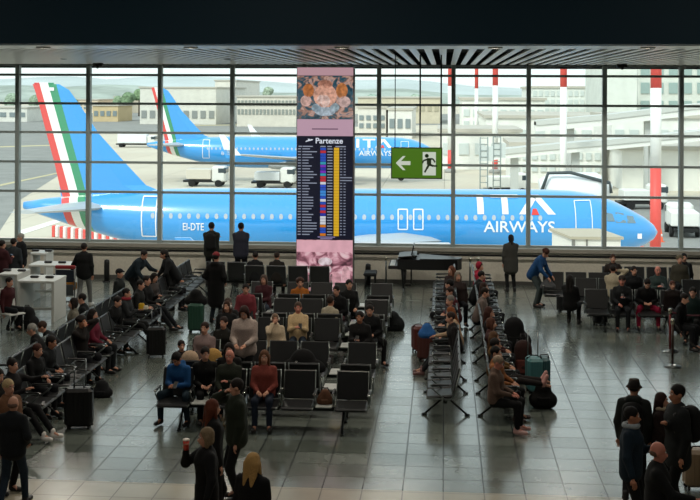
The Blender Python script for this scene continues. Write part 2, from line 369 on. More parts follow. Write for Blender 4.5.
def textobj(s, size, name, m, parent, f, bold=0):
    cu = bpy.data.curves.new('lettering', 'FONT'); cu.body = s; cu.size = size; cu.align_x = 'CENTER'; cu.align_y = 'CENTER'; cu.offset = bold; cu.resolution_u = 3
    o = bpy.data.objects.new('lettering', cu); COL.objects.link(o)
    me = bpy.data.meshes.new_from_object(o.evaluated_get(bpy.context.evaluated_depsgraph_get())); bpy.data.objects.remove(o)
    for v in me.vertices: v.co = f(v.co.x, v.co.y)
    me.materials.clear(); me.materials.append(m); me.name = name
    o = bpy.data.objects.new(name, me); COL.objects.link(o); o.parent = parent
    return o
wt = mat('dfe6f2', .5, emit=.85); zt = zz(141)
textobj('Partenze', .225, 'lettering', wt, bs, lambda x, y: (x+.12, -.014, zt+y), .004)
q = MB(); q.prism([(-.56, -.03), (-.36, .02), (-.34, .05), (-.4, .05), (-.55, 0)], 'y', -.014, -.012); q.prism([(-.5, .06), (-.44, .06), (-.43, .0), (-.46, .0)], 'y', -.015, -.012); q.v = [(x, y, z+zt) for x, y, z in q.v]; q.build('plane_icon', wt, bs)
rows = 31; top = zz(147.5); pitch = (top-zz(236))/rows
cols = {'text': MB(), 'gate': MB()}; chips = {}
rr = random.Random(3); hw = cw/2
for x0, x1 in ((-.76, -.66), (-.64, -.35), (-.13, .02), (.07, .2), (.3, .6)): cols['text'].box(((x0+x1)/2, -.013, top+.03), (x1-x0, .006, .03))
for i in range(rows):
    z = top-pitch*(i+.5)
    def bar(k, x0, x1, h=.027): cols[k].box(((x0+x1)/2, -.013, z), (x1-x0, .006, h))
    bar('text', -.78, -.69); bar('text', -.65, -.65+rr.choice([.18, .22, .27, .32, .42])); bar('text', .07, .22)
    for g in range(2): bar('text', .44+g*.1, .44+g*.1+.06, .022)
    if i in (10, 11): bar('text', .44, .78, .026)
    cols['gate'].box((.335, -.013, z), (.15, .006, pitch*.93))
    c = rr.choice(['2f63c9', '2a4fd0', 'c22a3a', '1d2fa8', '3a8fe0', 'd87a1c', 'd8dce6', '2aa0b8', '7a2ac0', '1f4fc0']); chips.setdefault(c, []).append(z)
q = cols['text'].build('row_text', mat('a9b2c8', .5, emit=.6), bs); q2 = cols['gate'].build('gate_column', mat('e3b21c', .5, emit=.8), bs)
for c, zs in chips.items():
    m_ = MB()
    for z in zs: m_.box((-.05, -.013, z), (.16, .006, pitch*.86))
    m_.build('airline_chip', mat(c, .5, emit=.8), bs)
m_ = MB(); m_.box((.05, -.013, zz(237)), (.5, .006, .03)); m_.box((.05, -.013, zz(238.6)), (.35, .006, .03)); m_.build('footer_text', mat('9a8fc0', .5, emit=.6), bs)
la = screen('lower_art_screen', .22, zz(240), swirl('pink_swirling_art', [(.34, '4e2c38'), (.43, '9a6270'), (.5, 'd49aa8'), (.56, 'e6b9c2'), (.75, 'f2dcdc')], 2.3, 8, .8))
zc_ = (zz(240)+.22)/2
screen('upper_pink_band', zz(252), zz(240.2), mat('dfaab6', .5, emit=.85, var=.08, scale=3), y=-.004)
for (ex, ez, rx, rz_, c) in [(-.5, -.02, .14, .1, '6a4048'), (-.48, -.06, .11, .06, 'f0dede'), (-.45, -.4, .2, .28, 'c98e98'), (.02, .2, .2, .12, 'f0d4da'), (.05, .0, .13, .12, '8a5a66'), (.12, -.02, .08, .1, 'f0dcdc'), (.3, -.38, .2, .3, 'd8a0aa'), (.62, -.2, .12, .28, 'dcaab2'), (-.1, -.42, .1, .24, '8a5864')]:
    q = MB().lathe([(.01, 0), (rx, 0), (rx*.98, .006)], seg=20); q.v = [(ex+x, -.014-abs(z), zc_-.1+ez+y*rz_/rx) for x, y, z in q.v]
    q.build('painted_shape', mat(c, .5, emit=.7, var=.3, scale=8), la)
MB().box((0, .15, .1), (cw+.1, .6, .2), b=.02).build('plinth', M_BLACK, t)
# ------------------------------------------------------------ outside: apron, hills, aircraft, terminal
GZ = -5.5
def apron_mat():
    m = bpy.data.materials.new('apron_concrete'); m.use_nodes = True; t = m.node_tree; b = t.nodes['Principled BSDF']; b.inputs['Roughness'].default_value = .9; b.inputs['Specular IOR Level'].default_value = .1
    tc = t.nodes.new('ShaderNodeTexCoord'); br = t.nodes.new('ShaderNodeTexBrick'); br.offset = 0
    for k, v in (('Scale', 1), ('Brick Width', 7.5), ('Row Height', 7.5), ('Mortar Size', .06)): br.inputs[k].default_value = v
    br.inputs['Color1'].default_value = lin('c9c0ad'); br.inputs['Color2'].default_value = lin('c2b9a8'); br.inputs['Mortar'].default_value = lin('a39c8d')
    n = t.nodes.new('ShaderNodeTexNoise'); n.inputs['Scale'].default_value = .04; n.inputs['Detail'].default_value = 6
    mx = t.nodes.new('ShaderNodeMix'); mx.data_type = 'RGBA'; mx.blend_type = 'OVERLAY'; mx.inputs[0].default_value = .25
    t.links.new(tc.outputs['Object'], br.inputs['Vector']); t.links.new(tc.outputs['Object'], n.inputs['Vector'])
    t.links.new(br.outputs['Color'], mx.inputs[6]); t.links.new(n.outputs['Fac'], mx.inputs[7]); t.links.new(mx.outputs[2], b.inputs['Base Color'])
    return m
struct('ground', MB().box((0, 1020, GZ-.5), (3000, 1960, 1)), apron_mat())
def strip(name, pts, m, z=.01, kind=True):
    q = [onz(px, py, GZ+z) for px, py in pts]
    o = MB().loft([[(p.x, p.y, p.z-.02) for p in q], [(p.x, p.y, p.z) for p in q]], 0, False).build(name, m)
    return tag(o, kind='structure')
ASPH = mat('8b8b86', .9, 0, .1, 0, .3, .08, name='asphalt'); YEL = mat('b9ae86', .8)
strip('trim_4', [(-60, 246), (-60, 133), (62, 128), (75, 165), (20, 200), (-10, 246)], ASPH)
strip('trim_5', [(-200, 133), (-200, 113), (300, 113), (300, 133)], ASPH, .02)
strip('trim_6', [(300, 128), (300, 114), (470, 114), (470, 124)], ASPH, .02)
strip('trim_7', [(600, 250), (600, 203), (760, 196), (760, 250)], ASPH, .02)
for i, (pts) in enumerate([[(0, 147.3), (0, 146.3), (110, 143), (110, 143.8)], [(0, 186), (0, 184.4), (60, 172), (60, 173)], [(20, 235), (15, 232), (120, 200), (124, 201)], [(160, 126), (160, 125.3), (290, 124), (290, 124.7)]]):
    strip('trim_%d' % (8+i), pts, YEL if i != 2 else mat('e8e4da', .8), .03)
# hills: closed ridges of real depth, distance haze mixed into their colours
def ridge(name, Y, prof, depth, m, lab):
    pts = [at(px, py, Y) for px, py in prof]; v = []; n = len(pts)
    xs = np.linspace(pts[0].x, pts[-1].x, 140); zs = np.interp(xs, [p.x for p in pts], [p.z for p in pts])
    zs = zs+np.convolve(RNG.randn(140), np.ones(3)/3, 'same')*Y*.0007
    rings = [[(x, Y-depth, GZ) for x in xs], [(x, Y-depth*.3, GZ+(z-GZ)*.75+RNG.randn()*Y*.0006) for x, z in zip(xs, zs)], [(x, Y, z) for x, z in zip(xs, zs)], [(x, Y+depth, GZ) for x in xs]]
    mb = MB(); vs = [p for r_ in rings for p in r_]; fs = [(i*140+j, i*140+j+1, (i+1)*140+j+1, (i+1)*140+j) for i in range(3) for j in range(139)]
    mb.add(vs, fs, 0, True)
    return tag(mb.build(name, m), kind='structure')
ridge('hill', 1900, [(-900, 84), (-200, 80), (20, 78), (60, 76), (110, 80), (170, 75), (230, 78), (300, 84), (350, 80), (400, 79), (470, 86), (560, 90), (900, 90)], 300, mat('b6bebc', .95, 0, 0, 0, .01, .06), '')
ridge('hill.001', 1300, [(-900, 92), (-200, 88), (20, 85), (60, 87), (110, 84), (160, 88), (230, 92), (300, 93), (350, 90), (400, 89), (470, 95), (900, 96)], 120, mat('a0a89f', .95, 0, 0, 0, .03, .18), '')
# trees; the hazy ones have haze mixed into their greens
def tree(px, py0, py1, Y, wpx, c, lab):
    base = at(px, 92+F*(H-GZ)/Y, Y); top = at(px, py0, Y); r = wpx/F*Y/2; hgt = top.z-GZ
    t = empty('tree', (base.x, Y, GZ), 0, lab, 'tree', 'trees on the far side of the apron')
    pr = [P_((0, 0, hgt-r*.9), (0, 0, hgt-r*.9), r*.8, r*.8)]
    for i in range(9):
        a = i*2.4; q = (math.cos(a)*r*.55, math.sin(a)*r*.55, hgt-r*(.7+.9*((i*7) % 5)/5)); pr.append(P_(q, q, r*.42, r*.42))
    blob('foliage', pr, r/7, mat(c, .95, 0, .1, .8, 1.2, .35), t, k=r*.1)
    MB().tube([(0, 0, 0), (0, 0, hgt-r)], [r*.12, r*.08], 8).build('trunk', mat('5a4a3a', .9), t)
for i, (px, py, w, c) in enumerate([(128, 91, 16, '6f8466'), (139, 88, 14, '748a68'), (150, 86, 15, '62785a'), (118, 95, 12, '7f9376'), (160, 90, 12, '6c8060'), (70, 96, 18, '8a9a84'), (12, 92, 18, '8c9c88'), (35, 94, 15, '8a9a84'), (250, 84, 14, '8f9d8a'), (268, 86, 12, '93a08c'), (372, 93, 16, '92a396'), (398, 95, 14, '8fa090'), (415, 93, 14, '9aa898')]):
    tree(px, py, 105, 520+i*6, w, c, ['bushy tree just left of the second tail fin', 'rounded tree in the clump beyond the second tail fin', 'tallest tree in the clump by the second tail fin', 'small pale tree left of the clump', 'small tree right of the clump touching the second tail', 'wide pale tree beyond the big tail fin', 'pale tree at the far left edge', 'pale tree left of the big tail fin', 'hazy tree behind the white hangar', 'hazy tree left of the departures column top', 'hazy tree right of the departures column', 'hazy tree above the exit sign', 'hazy tree left of the first striped mast'][i])
# buildings built as block + roof + separate windows
def building(name, px0, py0, px1, Y, depth, c, lab, rows=0, colsn=0, roof='b9b4a8', wc='7f8a8c', by=None, wz=(.25, .8), cat='building', bottom=None):
    a = at(px0, py0, Y); b = at(px1, py0, Y); hgt = a.z-GZ; w = b.x-a.x
    z0 = 0 if bottom is None else at(px0, bottom, Y).z-GZ
    t = empty(name, ((a.x+b.x)/2, Y, GZ), 0, lab, cat)
    MB().box((0, depth/2, (hgt+z0)/2), (w, depth, hgt-z0)).build('wall', mat(c, .8, 0, .2, 0, .5, .05), t)
    MB().box((0, depth/2, hgt+.25), (w+.8, depth+.8, .5)).build('roof', mat(roof, .8, 0, .2), t)
    if rows:
        ww = w/colsn; hh = (hgt-z0)*(wz[1]-wz[0])/rows
        src = MB().box((0, 0, 0), (ww*.62, .3, hh*.6)).build('window', mat(wc, .3), t)
        for r_ in range(rows):
            for k in range(colsn):
                o = src if (r_ == 0 and k == 0) else src.copy()
                if o is not src: COL.objects.link(o); o.parent = t
                o.location = (-w/2+ww*(k+.5), -.1, z0+(hgt-z0)*wz[0]+hh*(r_+.5))
    return t
building('hangar', -30, 108, 27, 420, 40, 'd9d8d0', 'low white shed at the far left beyond the runway', 1, 6)
building('hangar', 140, 88, 216, 400, 60, 'd6d4ca', 'long white hangar behind the second tail fin', 1, 9, wc='8b8f8c', wz=(.1, .45))
building('hangar', 215, 81, 236, 465, 60, 'dedacf', 'tall pale hangar block right of the long white hangar')
building('terminal_building', 237, 97, 296, 380, 50, 'd5cfc2', 'pale distant terminal with two rows of dark bays', 2, 16, wc='8f938c', wz=(.35, .95))
building('apartment_building', 114, 97, 132, 600, 30, 'd8cbb6', 'small cream block beyond the big tail fin', 2, 4)
building('apartment_building', 78, 100, 98, 600, 30, 'd4c4ae', 'small tan block right of the big tail stripes', 2, 4)
building('apartment_building', 93, 106, 118, 430, 20, 'c9b58f', 'low tan hut on the runway edge beyond the tail', 1, 4)
building('warehouse', 358, 98, 440, 430, 50, 'cfc5ad', 'long beige warehouse behind the exit sign rods', 1, 12, wc='b0a890', wz=(.4, .8))
building('warehouse', 358, 108, 386, 300, 40, 'd8d4cb', 'white block right of the departures column', 2, 4)
building('warehouse', 388, 110, 412, 290, 40, 'dcdad4', 'white block with slim windows above the exit sign', 1, 3)
# right terminal, pier and walkways
TW = 'e6e6df'
building('terminal_building', 462, 100, 545, 250, 40, TW, 'white terminal wing left of the striped mast', 2, 9, wc='c6ceca', wz=(.35, .85))
building('terminal_building', 486, 118, 610, 200, 40, 'e4e4dd', 'pale terminal block with a grey window band behind the mast', 1, 8, wc='c6ceca', wz=(.45, .8))
building('terminal_building', 440, 132, 520, 175, 20, 'e4e4dd', 'pale block at the left end of the pier', 1, 5, wc='c6ceca', wz=(.3, .8))
building('terminal_building', 532, 88, 603, 300, 40, 'dcdfd9', 'grey glazed terminal hall beyond the pier', 3, 12, wc='c6ceca', wz=(.45, .98))
building('terminal_building', 604, 58, 637, 230, 30, 'd2d6ce', 'tall greenish stair tower beside the right mast', 0, 0)
building('terminal_building', 638, 60, 780, 264, 40, 'cfd2ca', 'tall terminal block at the right edge with green glass', 3, 10, wc='93a7a3', wz=(.35, .99))
building('terminal_building', 612, 118, 790, 160, 20, 'e4e4dd', 'long white pier wing behind the right mast', 2, 12, wc='c6ceca', wz=(.45, .85))
building('terminal_building', 512, 146, 602, 150, 15, 'e4e4dd', 'low pier building behind the fuselage', 2, 10, wc='c6ceca', wz=(.25, .9))
building('terminal_building', 622, 150, 780, 140, 15, 'e4e4dd', 'plain white lower pier at the right', 0, 0)
def walkway(pts, Y, hpx, lab):
    p = [at(*q, Y) for q in pts]; t = empty('jet_bridge', (p[0].x, Y, GZ), 0, lab, 'walkway'); hh = hpx/F*Y
    def sec(q, g, e=0): return [(q.x-p[0].x, -1.5-e, q.z-GZ-g-e), (q.x-p[0].x, 1.5+e, q.z-GZ-g-e), (q.x-p[0].x, 1.5+e, q.z-GZ+e), (q.x-p[0].x, -1.5-e, q.z-GZ+e)]
    MB().loft([sec(q, hh) for q in p], 0, False).build('tunnel', mat('e2e2dc', .6), t)
    MB().loft([[(a_, b_, c_+hh*.05) for a_, b_, c_ in sec(q, .25, .15)] for q in p], 0, False).build('roof', mat('c2c4be', .6), t)
    n = 0
    for q0, q1 in zip(p, p[1:]):
        c = (q0+q1)/2; MB().box((c.x-p[0].x, 0, (c.z-GZ-hh)/2), (.8, .8, c.z-GZ-hh)).build('support', mat('b9bcb8', .6), t)
walkway([(535, 122), (606, 116), (690, 106), (790, 98)], 135, 9, 'upper white sloping walkway crossing behind the right mast')
walkway([(484, 152), (545, 146), (606, 141), (700, 132), (790, 128)], 125, 8, 'lower white sloping walkway above the fuselage nose')
t_ = at(575, 180, 84); t = empty('jet_bridge', (t_.x, 84, GZ), 0, 'white rounded jet bridge with dark roof edge just behind the cockpit roof', 'walkway')
a = at(541, 174, 84); b = at(606, 174, 84); hz_ = a.z-GZ
MB().tube([(a.x-t_.x, 0, hz_-1.5), (a.x-t_.x+.8, 0, hz_-1.35), (b.x-t_.x-.8, 0, hz_-1.35), (b.x-t_.x, 0, hz_-1.7)], [1.1, 1.5, 1.5, 1.1], 20).build('tunnel', mat('e2e5e4', .5), t)
MB().tube([(a.x-t_.x-.1, -1.3, hz_-1.2), (a.x-t_.x+.4, -1.2, hz_+.15), (b.x-t_.x-2.6, -1.2, hz_+.2), (b.x-t_.x+.1, -1.2, hz_-.5), (b.x-t_.x+.2, -1.2, hz_-1.2)], .12, 8).build('roof_edge', mat('3f484a', .6), t)
for x in (-1.4, 1.4): MB().cyl((x, 0, 0), (x, 0, hz_-2.5), .3).build('support', mat('9aa0a0', .6), t)
for px, Yv, y0, lab in ((484, 112, 137, 'slim grey ladder mast on the pier left of the second walkway'), (497, 115, 134, 'grey ladder mast with cabinets beside the slim one')):
    q = at(px, y0, Yv); t = empty('service_ladder', (q.x, Yv, GZ), 0, lab, 'ladder'); hh = q.z-GZ; m_ = MB()
    for s_ in (-.35, .35): m_.cyl((s_, 0, 0), (s_, 0, hh), .06, seg=6)
    m_.build('rail', mat('8e9794', .6), t); m_ = MB()
    k = .5
    while k < hh: m_.cyl((-.35, 0, k), (.35, 0, k), .04, seg=6); k += .6
    m_.build('rung', mat('8e9794', .6), t)
    MB().box((.2, .3, hh-1.6), (1.3, .5, 1.4)).build('cabinet', mat('c6ccc9', .6), t)
# striped masts
def mast(px, r_px, Y, bands, lab):
    q = at(px, 92, Y); t = empty('striped_mast', (q.x, Y, GZ), 0, lab, 'mast', 'red and white masts'); r = r_px/F*Y
    prev = at(px, bands[0][0], Y).z-GZ
    for py, c in bands[1:]:
        z = 0 if py is None else at(px, py, Y).z-GZ
        MB().lathe([(r, z), (r, prev)], seg=16).build('red_band' if c == 'r' else 'white_band', mat('e0564e' if c == 'r' else 'e9e9e4', .5), t); prev = z
    MB().lathe([(r*2.2, 0), (r*2.2, .4), (r*1.2, .6)], seg=16).build('base', mat('9a9a96', .8), t)
mast(450.5, 2.6, 168, [(20, 0), (86, 'r'), (150, 'w'), (None, 'r')], 'striped mast above the exit sign, leftmost of the five')
mast(476.5, 1.8, 243, [(20, 0), (88.5, 'r'), (150, 'w'), (None, 'r')], 'thinnest striped mast, second from the left')
mast(495.3, 2.8, 168, [(20, 0), (85.5, 'r'), (152, 'w'), (None, 'r')], 'striped mast in the middle of the five')
mast(563.5, 3.4, 118, [(20, 0), (87, 'r'), (None, 'w')], 'striped mast rising behind the fuselage, second from the right')
mast(656, 5.4, 78, [(10, 0), (88, 'r'), (166, 'w'), (None, 'r')], 'thickest striped mast standing behind the aircraft nose')

# aircraft, nose to +x, origin under the nose
FR = 2.05; FZ = 3.8
ST = [(0, .06, 3.32), (.25, .45, 3.33), (.8, .85, 3.38), (1.6, 1.22, 3.46), (2.6, 1.58, 3.6), (3.8, 1.88, 3.72), (5.2, 2.02, 3.79), (6.5, FR, FZ), (12, FR, FZ), (18, FR, FZ), (24.5, FR, FZ), (27, 1.98, 3.86), (29.5, 1.78, 3.98), (32, 1.42, 4.18), (34.5, .95, 4.42), (36.3, .55, 4.62), (37.57, .22, 4.74)]
def fus(x):
    xs = [s[0] for s in ST]; return np.interp(x, xs, [s[1] for s in ST]), np.interp(x, xs, [s[2] for s in ST])
def skin_pt(x, z, off=.03):
    r, c = fus(x); dz = max(-.97, min(.97, (z-c)/r)); return Vector((-x, -math.sqrt(1-dz*dz)*(r+off), c+dz*(r+off)))
def livery():
    m = bpy.data.materials.new('aircraft_livery'); m.use_nodes = True; t = m.node_tree; b = t.nodes['Principled BSDF']
    b.inputs['Roughness'].default_value = .3; b.inputs['Coat Weight'].default_value = 1; b.inputs['Coat Roughness'].default_value = .12; b.inputs['Coat IOR'].default_value = 1.7
    tc = t.nodes.new('ShaderNodeTexCoord'); sp = t.nodes.new('ShaderNodeSeparateXYZ'); t.links.new(tc.outputs['Object'], sp.inputs[0])
    def mth(op, a, b_): 
        n = t.nodes.new('ShaderNodeMath'); n.operation = op
        for i, v in enumerate((a, b_)):
            if isinstance(v, (int, float)): n.inputs[i].default_value = v
            else: t.links.new(v, n.inputs[i])
        return n.outputs[0]
    # s = distance forward of the slanted stripe start
    s_ = mth('ADD', mth('ADD', sp.outputs['X'], 37.12), mth('MULTIPLY', mth('SUBTRACT', sp.outputs['Z'], 12.05), .275))
    s_ = mth('DIVIDE', s_, 4.0)
    r = t.nodes.new('ShaderNodeValToRGB'); r.color_ramp.interpolation = 'CONSTANT'; t.links.new(s_, r.inputs[0])
    e = r.color_ramp.elements; blue = lin('2494dd'); e[0].position = 0; e[0].color = lin('d8352c'); e[1].position = .12; e[1].color = lin('eeeeea')
    for p, c in ((.25, lin('1f8a5c')), (.37, blue), (1, blue)): q = e.new(p); q.color = c
    # keep the tail cone aft of the stripes blue
    mx = t.nodes.new('ShaderNodeMix'); mx.data_type = 'RGBA'; t.links.new(mth('LESS_THAN', s_, 0.0), mx.inputs[0]); t.links.new(r.outputs[0], mx.inputs[6]); mx.inputs[7].default_value = blue
    t.links.new(mx.outputs[2], b.inputs['Base Color'])
    return m
LIV = livery(); AW = mat('e6e8ea', .35); AG = mat('b4b9bc', .4, name='wing_grey')
def foil(root, tip, th):   # root/tip: (x_le, y, z, chord)
    rings = []
    for (x, y, z, c) in (root, tip):
        pr = [(0, 0), (.08, .5), (.3, 1), (.6, .75), (1, .04), (1, -.04), (.6, -.45), (.3, -.6), (.08, -.4)]
        rings.append([(x-u*c, y, z+v*c*th) for u, v in pr])
    return rings
def aircraft(lab, detail):
    t = empty('aircraft', (0, 0, 0), 0, lab, 'aeroplane')
    seg = 40; rings = []
    xs = sorted(set([s[0] for s in ST]+[6.5+i*1.5 for i in range(12)]))
    for x in xs:
        r, c = fus(x); rings.append([(-x, -math.cos(a)*r, c+math.sin(a)*r) for a in [2*math.pi*k/seg for k in range(seg)]])
    fu = MB().loft(rings).build('fuselage', LIV, t)
    # fin
    pr = [(0, 0), (.25, 1), (.6, .8), (1, .1)]
    def fin(x0, x1, z):
        c = x1-x0; return [(-(x0+u*c), v*c*.045, z) for u, v in pr]+[(-(x0+u*c), -v*c*.045, z) for u, v in reversed(pr[1:])]
    f = MB(); f.loft([fin(28.6, 35.35, 5.3), fin(30.3, 35.45, 6.0), fin(31.5, 35.75, 7.3), fin(33.15, 36.25, 9.15), fin(34.3, 36.7, 10.9), fin(34.9, 36.95, 11.75), fin(35.5, 37.08, 12.1)], 0, False)
    fo = f.build('tail_fin', LIV, t); MB().box((-36.4, 0, 12.14), (1.2, .12, .1), b=.04).build('fin_tip', LIV, fo)
    MB().box((-35.95, -.12, 11.8), (.35, .03, .2)).build('emblem_patch', AW, fo)
    for s in (-1, 1):
        q = MB().loft(foil((32.2*-1, s*.4, 4.7, 3.9), (-35.2, s*6.2, 4.95, 1.4), .1), 0, False)
        q.build('tailplane', AG, t)
        w = MB().loft(foil((-12.2, s*1.2, 2.9, 7.4), (-17.2, s*6.3, 3.3, 3.9), .07), 0, False); w.loft(foil((-17.2, s*6.3, 3.3, 3.9), (-24.0, s*17, 4.4, 1.5), .06), 0, False); w.build('wing', AG, t)
        MB().prism([(-24.2, 4.1), (-25.5, 4.0), (-25.9, 4.95), (-25.2, 4.95)], 'y', s*17-.06, s*17+.06).build('winglet', LIV, t) if s < 0 else None
        e = MB().tube([(-11.2, s*5.75, 2.0), (-11.4, s*5.75, 2.0), (-12.6, s*5.75, 2.0), (-14.5, s*5.75, 2.0), (-15.6, s*5.75, 2.0)], [1.0, 1.12, 1.15, .95, .6], 24); eo = e.build('engine', AW, t)
        MB().tube([(-11.15, s*5.75, 2.0), (-11.3, s*5.75, 2.0)], [.9, .92], 20).build('fan', mat('2a2c2e', .5, .5), eo); MB().box((-14.2, s*5.75, 2.9), (3.2, .3, .9), b=.1).build('pylon', AG, eo)
    MB().loft([[(-x, -math.cos(a)*r*1.0, 2.3+math.sin(a)*r*.42) for a in [2*math.pi*k/20 for k in range(20)]] for x, r in ((11, .5), (12.5, 1.9), (15, 2.1), (19, 2.1), (21.5, 1.6), (23, .4))]).build('belly_fairing', AG, t)
    for x, y in ((5.1, 0), (17.7, 3.8), (17.7, -3.8)):
        g = MB().cyl((-x, y, .5), (-x, y, 2.6), .12).build('landing_gear', M_STEEL, t); MB().cyl((-x, y-.45, .58), (-x, y-.15, .58), .58 if y else .4, seg=20).cyl((-x, y+.15, .58), (-x, y+.45, .58), .58 if y else .4, seg=20).build('wheel', M_RUB, g)
    # cabin windows
    wsrc = None; z = 4.33
    for i in range(43):
        x = 7.2+i*.533
        if 15.3 < x < 17.0 and False: continue
        if wsrc is None:
            wsrc = MB(); wsrc.add([(.115*math.cos(a), 0, .17*math.sin(a)) for a in [2*math.pi*k/10 for k in range(10)]]+[(.115*math.cos(a), .05, .17*math.sin(a)) for a in [2*math.pi*k/10 for k in range(10)]], [tuple(range(10))]+[(k, k+10, (k+1) % 10+10, (k+1) % 10) for k in range(10)])
            o = wsrc.build('cabin_window', mat('b9c3cc', .2), t); wsrc = o
        else: o = wsrc.copy(); COL.objects.link(o); o.parent = t
        p = skin_pt(x, z, .03); o.location = p
    def outline(x0, x1, z0, z1, w=.07, name='door_outline'):
        mb = MB()
        def edge(a, b, n=8):
            for i in range(n):
                p = (a[0]+(b[0]-a[0])*i/n, a[1]+(b[1]-a[1])*i/n); q = (a[0]+(b[0]-a[0])*(i+1)/n, a[1]+(b[1]-a[1])*(i+1)/n)
                ox, oz = (w, 0) if a[0] == b[0] else (0, w)
                mb.add([skin_pt(p[0]-ox/2, p[1]-oz/2), skin_pt(q[0]-ox/2, q[1]-oz/2), skin_pt(q[0]+ox/2, q[1]+oz/2), skin_pt(p[0]+ox/2, p[1]+oz/2)], [(0, 1, 2, 3)])
        edge((x0, z0), (x0, z1)); edge((x1, z0), (x1, z1)); edge((x0, z0), (x1, z0)); edge((x0, z1), (x1, z1)); mb.build(name, AW, t)
    outline(29.4, 30.25, 3.1, 5.4); outline(4.2, 5.16, 3.3, 5.3, .05); outline(13.95, 14.48, 3.64, 4.78); outline(14.84, 15.37, 3.64, 4.78)
    # cockpit windows
    for (xa, xb, za, zb) in ((1.5, 2.05, 3.95, 4.42), (2.12, 2.75, 4.0, 4.62), (2.82, 3.3, 4.1, 4.62)):
        for s in (-1, 1):
            c = [skin_pt(xa, za, .02), skin_pt(xb, za+.03, .02), skin_pt(xb, zb, .02), skin_pt(xa+.12, zb-.08, .02)]
            MB().add([(p.x, p.y if s < 0 else -p.y, p.z) for p in c], [(0, 1, 2, 3)]).build('cockpit_window', mat('6f8792', .15), t)
    MB().box((-1.3, -1.13, 3.2), (.25, .03, .3)).build('nose_marking', AW, t)
    # titles mapped on to the curved skin (x from nose, z above ground)
    def quad(mb, a, b, c, d, n=6):
        for i in range(n):
            f0, f1 = i/n, (i+1)/n
            L = lambda p, q, f: (p[0]+(q[0]-p[0])*f, p[1]+(q[1]-p[1])*f)
            p = [L(a, d, f0), L(b, c, f0), L(b, c, f1), L(a, d, f1)]
            mb.add([skin_pt(x, z_, .035) for x, z_ in p], [(3, 2, 1, 0)])
    mb = MB(); zt, zb = 5.6, 4.53
    quad(mb, (10.8, zt), (10.43, zt), (10.43, zb), (10.8, zb))
    quad(mb, (10.0, zt), (8.4, zt), (8.4, zt-.17), (10.0, zt-.17), 2); quad(mb, (9.38, zt-.17), (9.02, zt-.17), (9.02, zb), (9.38, zb))
    quad(mb, (7.65, zt), (7.2, zt), (8.0, zb), (8.42, zb)); quad(mb, (7.65, zt), (7.2, zt), (6.3, zb), (6.75, zb))
    mb.build('lettering', AW, t)
    MB().add([skin_pt(*p, .04) for p in ((7.7, 4.5), (7.25, 4.5), (7.4, 4.85), (7.6, 4.85))], [(0, 1, 2, 3)]).build('red_accent', mat('d8352c', .5), t)
    textobj('AIRWAYS', .9, 'lettering', AW, t, lambda x, y: skin_pt(8.4-x*1.06, 3.79+y, .04), .01)
    textobj('EI-DTE', .6, 'lettering', AW, t, lambda x, y: skin_pt(27.2-x*.72, 3.7+y, .04), .006)
    return t
ac = aircraft('large blue aeroplane filling the window, striped tail on the left', 1)
p = at(658, 230, 70.3); ac.scale = (.995, .975, .975); ac.location = (p.x, 70.5, GZ); ac.rotation_euler = (0, 0, math.radians(3.9))
ac2 = copy_tree(ac); ac2['label'] = 'second blue aeroplane parked farther off beyond the near one'
# far aircraft: titles differ from near one only by distance
p = at(441, 150, 150); ac2.location = (p.x, 150, GZ)
for s_ in (-1, 1): MB().prism([(-23.8, 4.3), (-25.5, 4.3), (-26.4, 6.9), (-25.9, 6.9)], 'y', s_*17-.06, s_*17+.06).build('winglet', mat('eef0f0', .4), ac2)
# ground vehicles and barriers
def truck(px, py, Y, L, h, c, lab, rz=0, cab='d8d8d2', nm='service_truck', cat='truck'):
    q = at(px, py, Y); t = empty(nm, (q.x, Y, GZ), rz, lab, cat)
    MB().box((0, 0, .9+h/2), (L, 2.2, h), b=.06).build('cargo_body', mat(c, .6), t)
    b_ = MB().box((L/2+.9, 0, 1.5), (1.7, 2.1, 1.9), b=.2).build('cab', mat(cab, .5), t); MB().box((L/2+1.3, 0, 1.95), (1.0, 2.14, .7), b=.1).build('cab_window', mat('39444a', .2), b_)
    MB().box((.6, 0, .65), (L+2, 1.8, .25)).build('chassis', M_BLACK, t)
    for x in (-L/2+.7, L/2+.9):
        for y in (-1, 1): MB().cyl((x, y-.15, .42), (x, y+.15, .42), .42, seg=16).build('wheel', M_RUB, t)
    return t
# passenger-stair / bridge cabin in front of the nose
a = at(571, 238, 52); b = at(622, 238, 52); t = empty('boarding_bridge_cabin', ((a.x+b.x)/2, 52, GZ), .2, 'white boxy boarding bridge cabin in front of the aircraft nose', 'boarding bridge')
w_ = b.x-a.x; hz_ = a.z-GZ
MB().box((0, 1.5, hz_-1.3), (w_, 3, 2.6)).build('cabin_wall', mat('e4e0d6', .6), t); MB().prism([(-w_/2-.1, hz_-.02), (w_/2+.1, hz_-.06), (w_/2+.1, hz_+.06), (-w_/2-.1, hz_+.1)], 'y', -.1, 3.1).build('roof', mat('b3a994', .7), t)
MB().box((w_*.22, -.02, hz_-1.0), (1.5, .06, .25)).build('ledge', mat('a49c8c', .6), t); MB().box((-w_/2+.05, -.03, hz_-1.3), (.12, .1, 2.5)).box((-w_*.2, -.03, hz_-1.3), (.06, .06, 2.5)).build('frame', mat('7d7a72', .5), t)
MB().cyl((0, 1.5, 0), (0, 1.5, hz_-2.6), .5).build('column', mat('a9aaa6', .6), t); MB().box((0, 1.5, .2), (3, 2, .4)).build('base', M_BLACK, t)
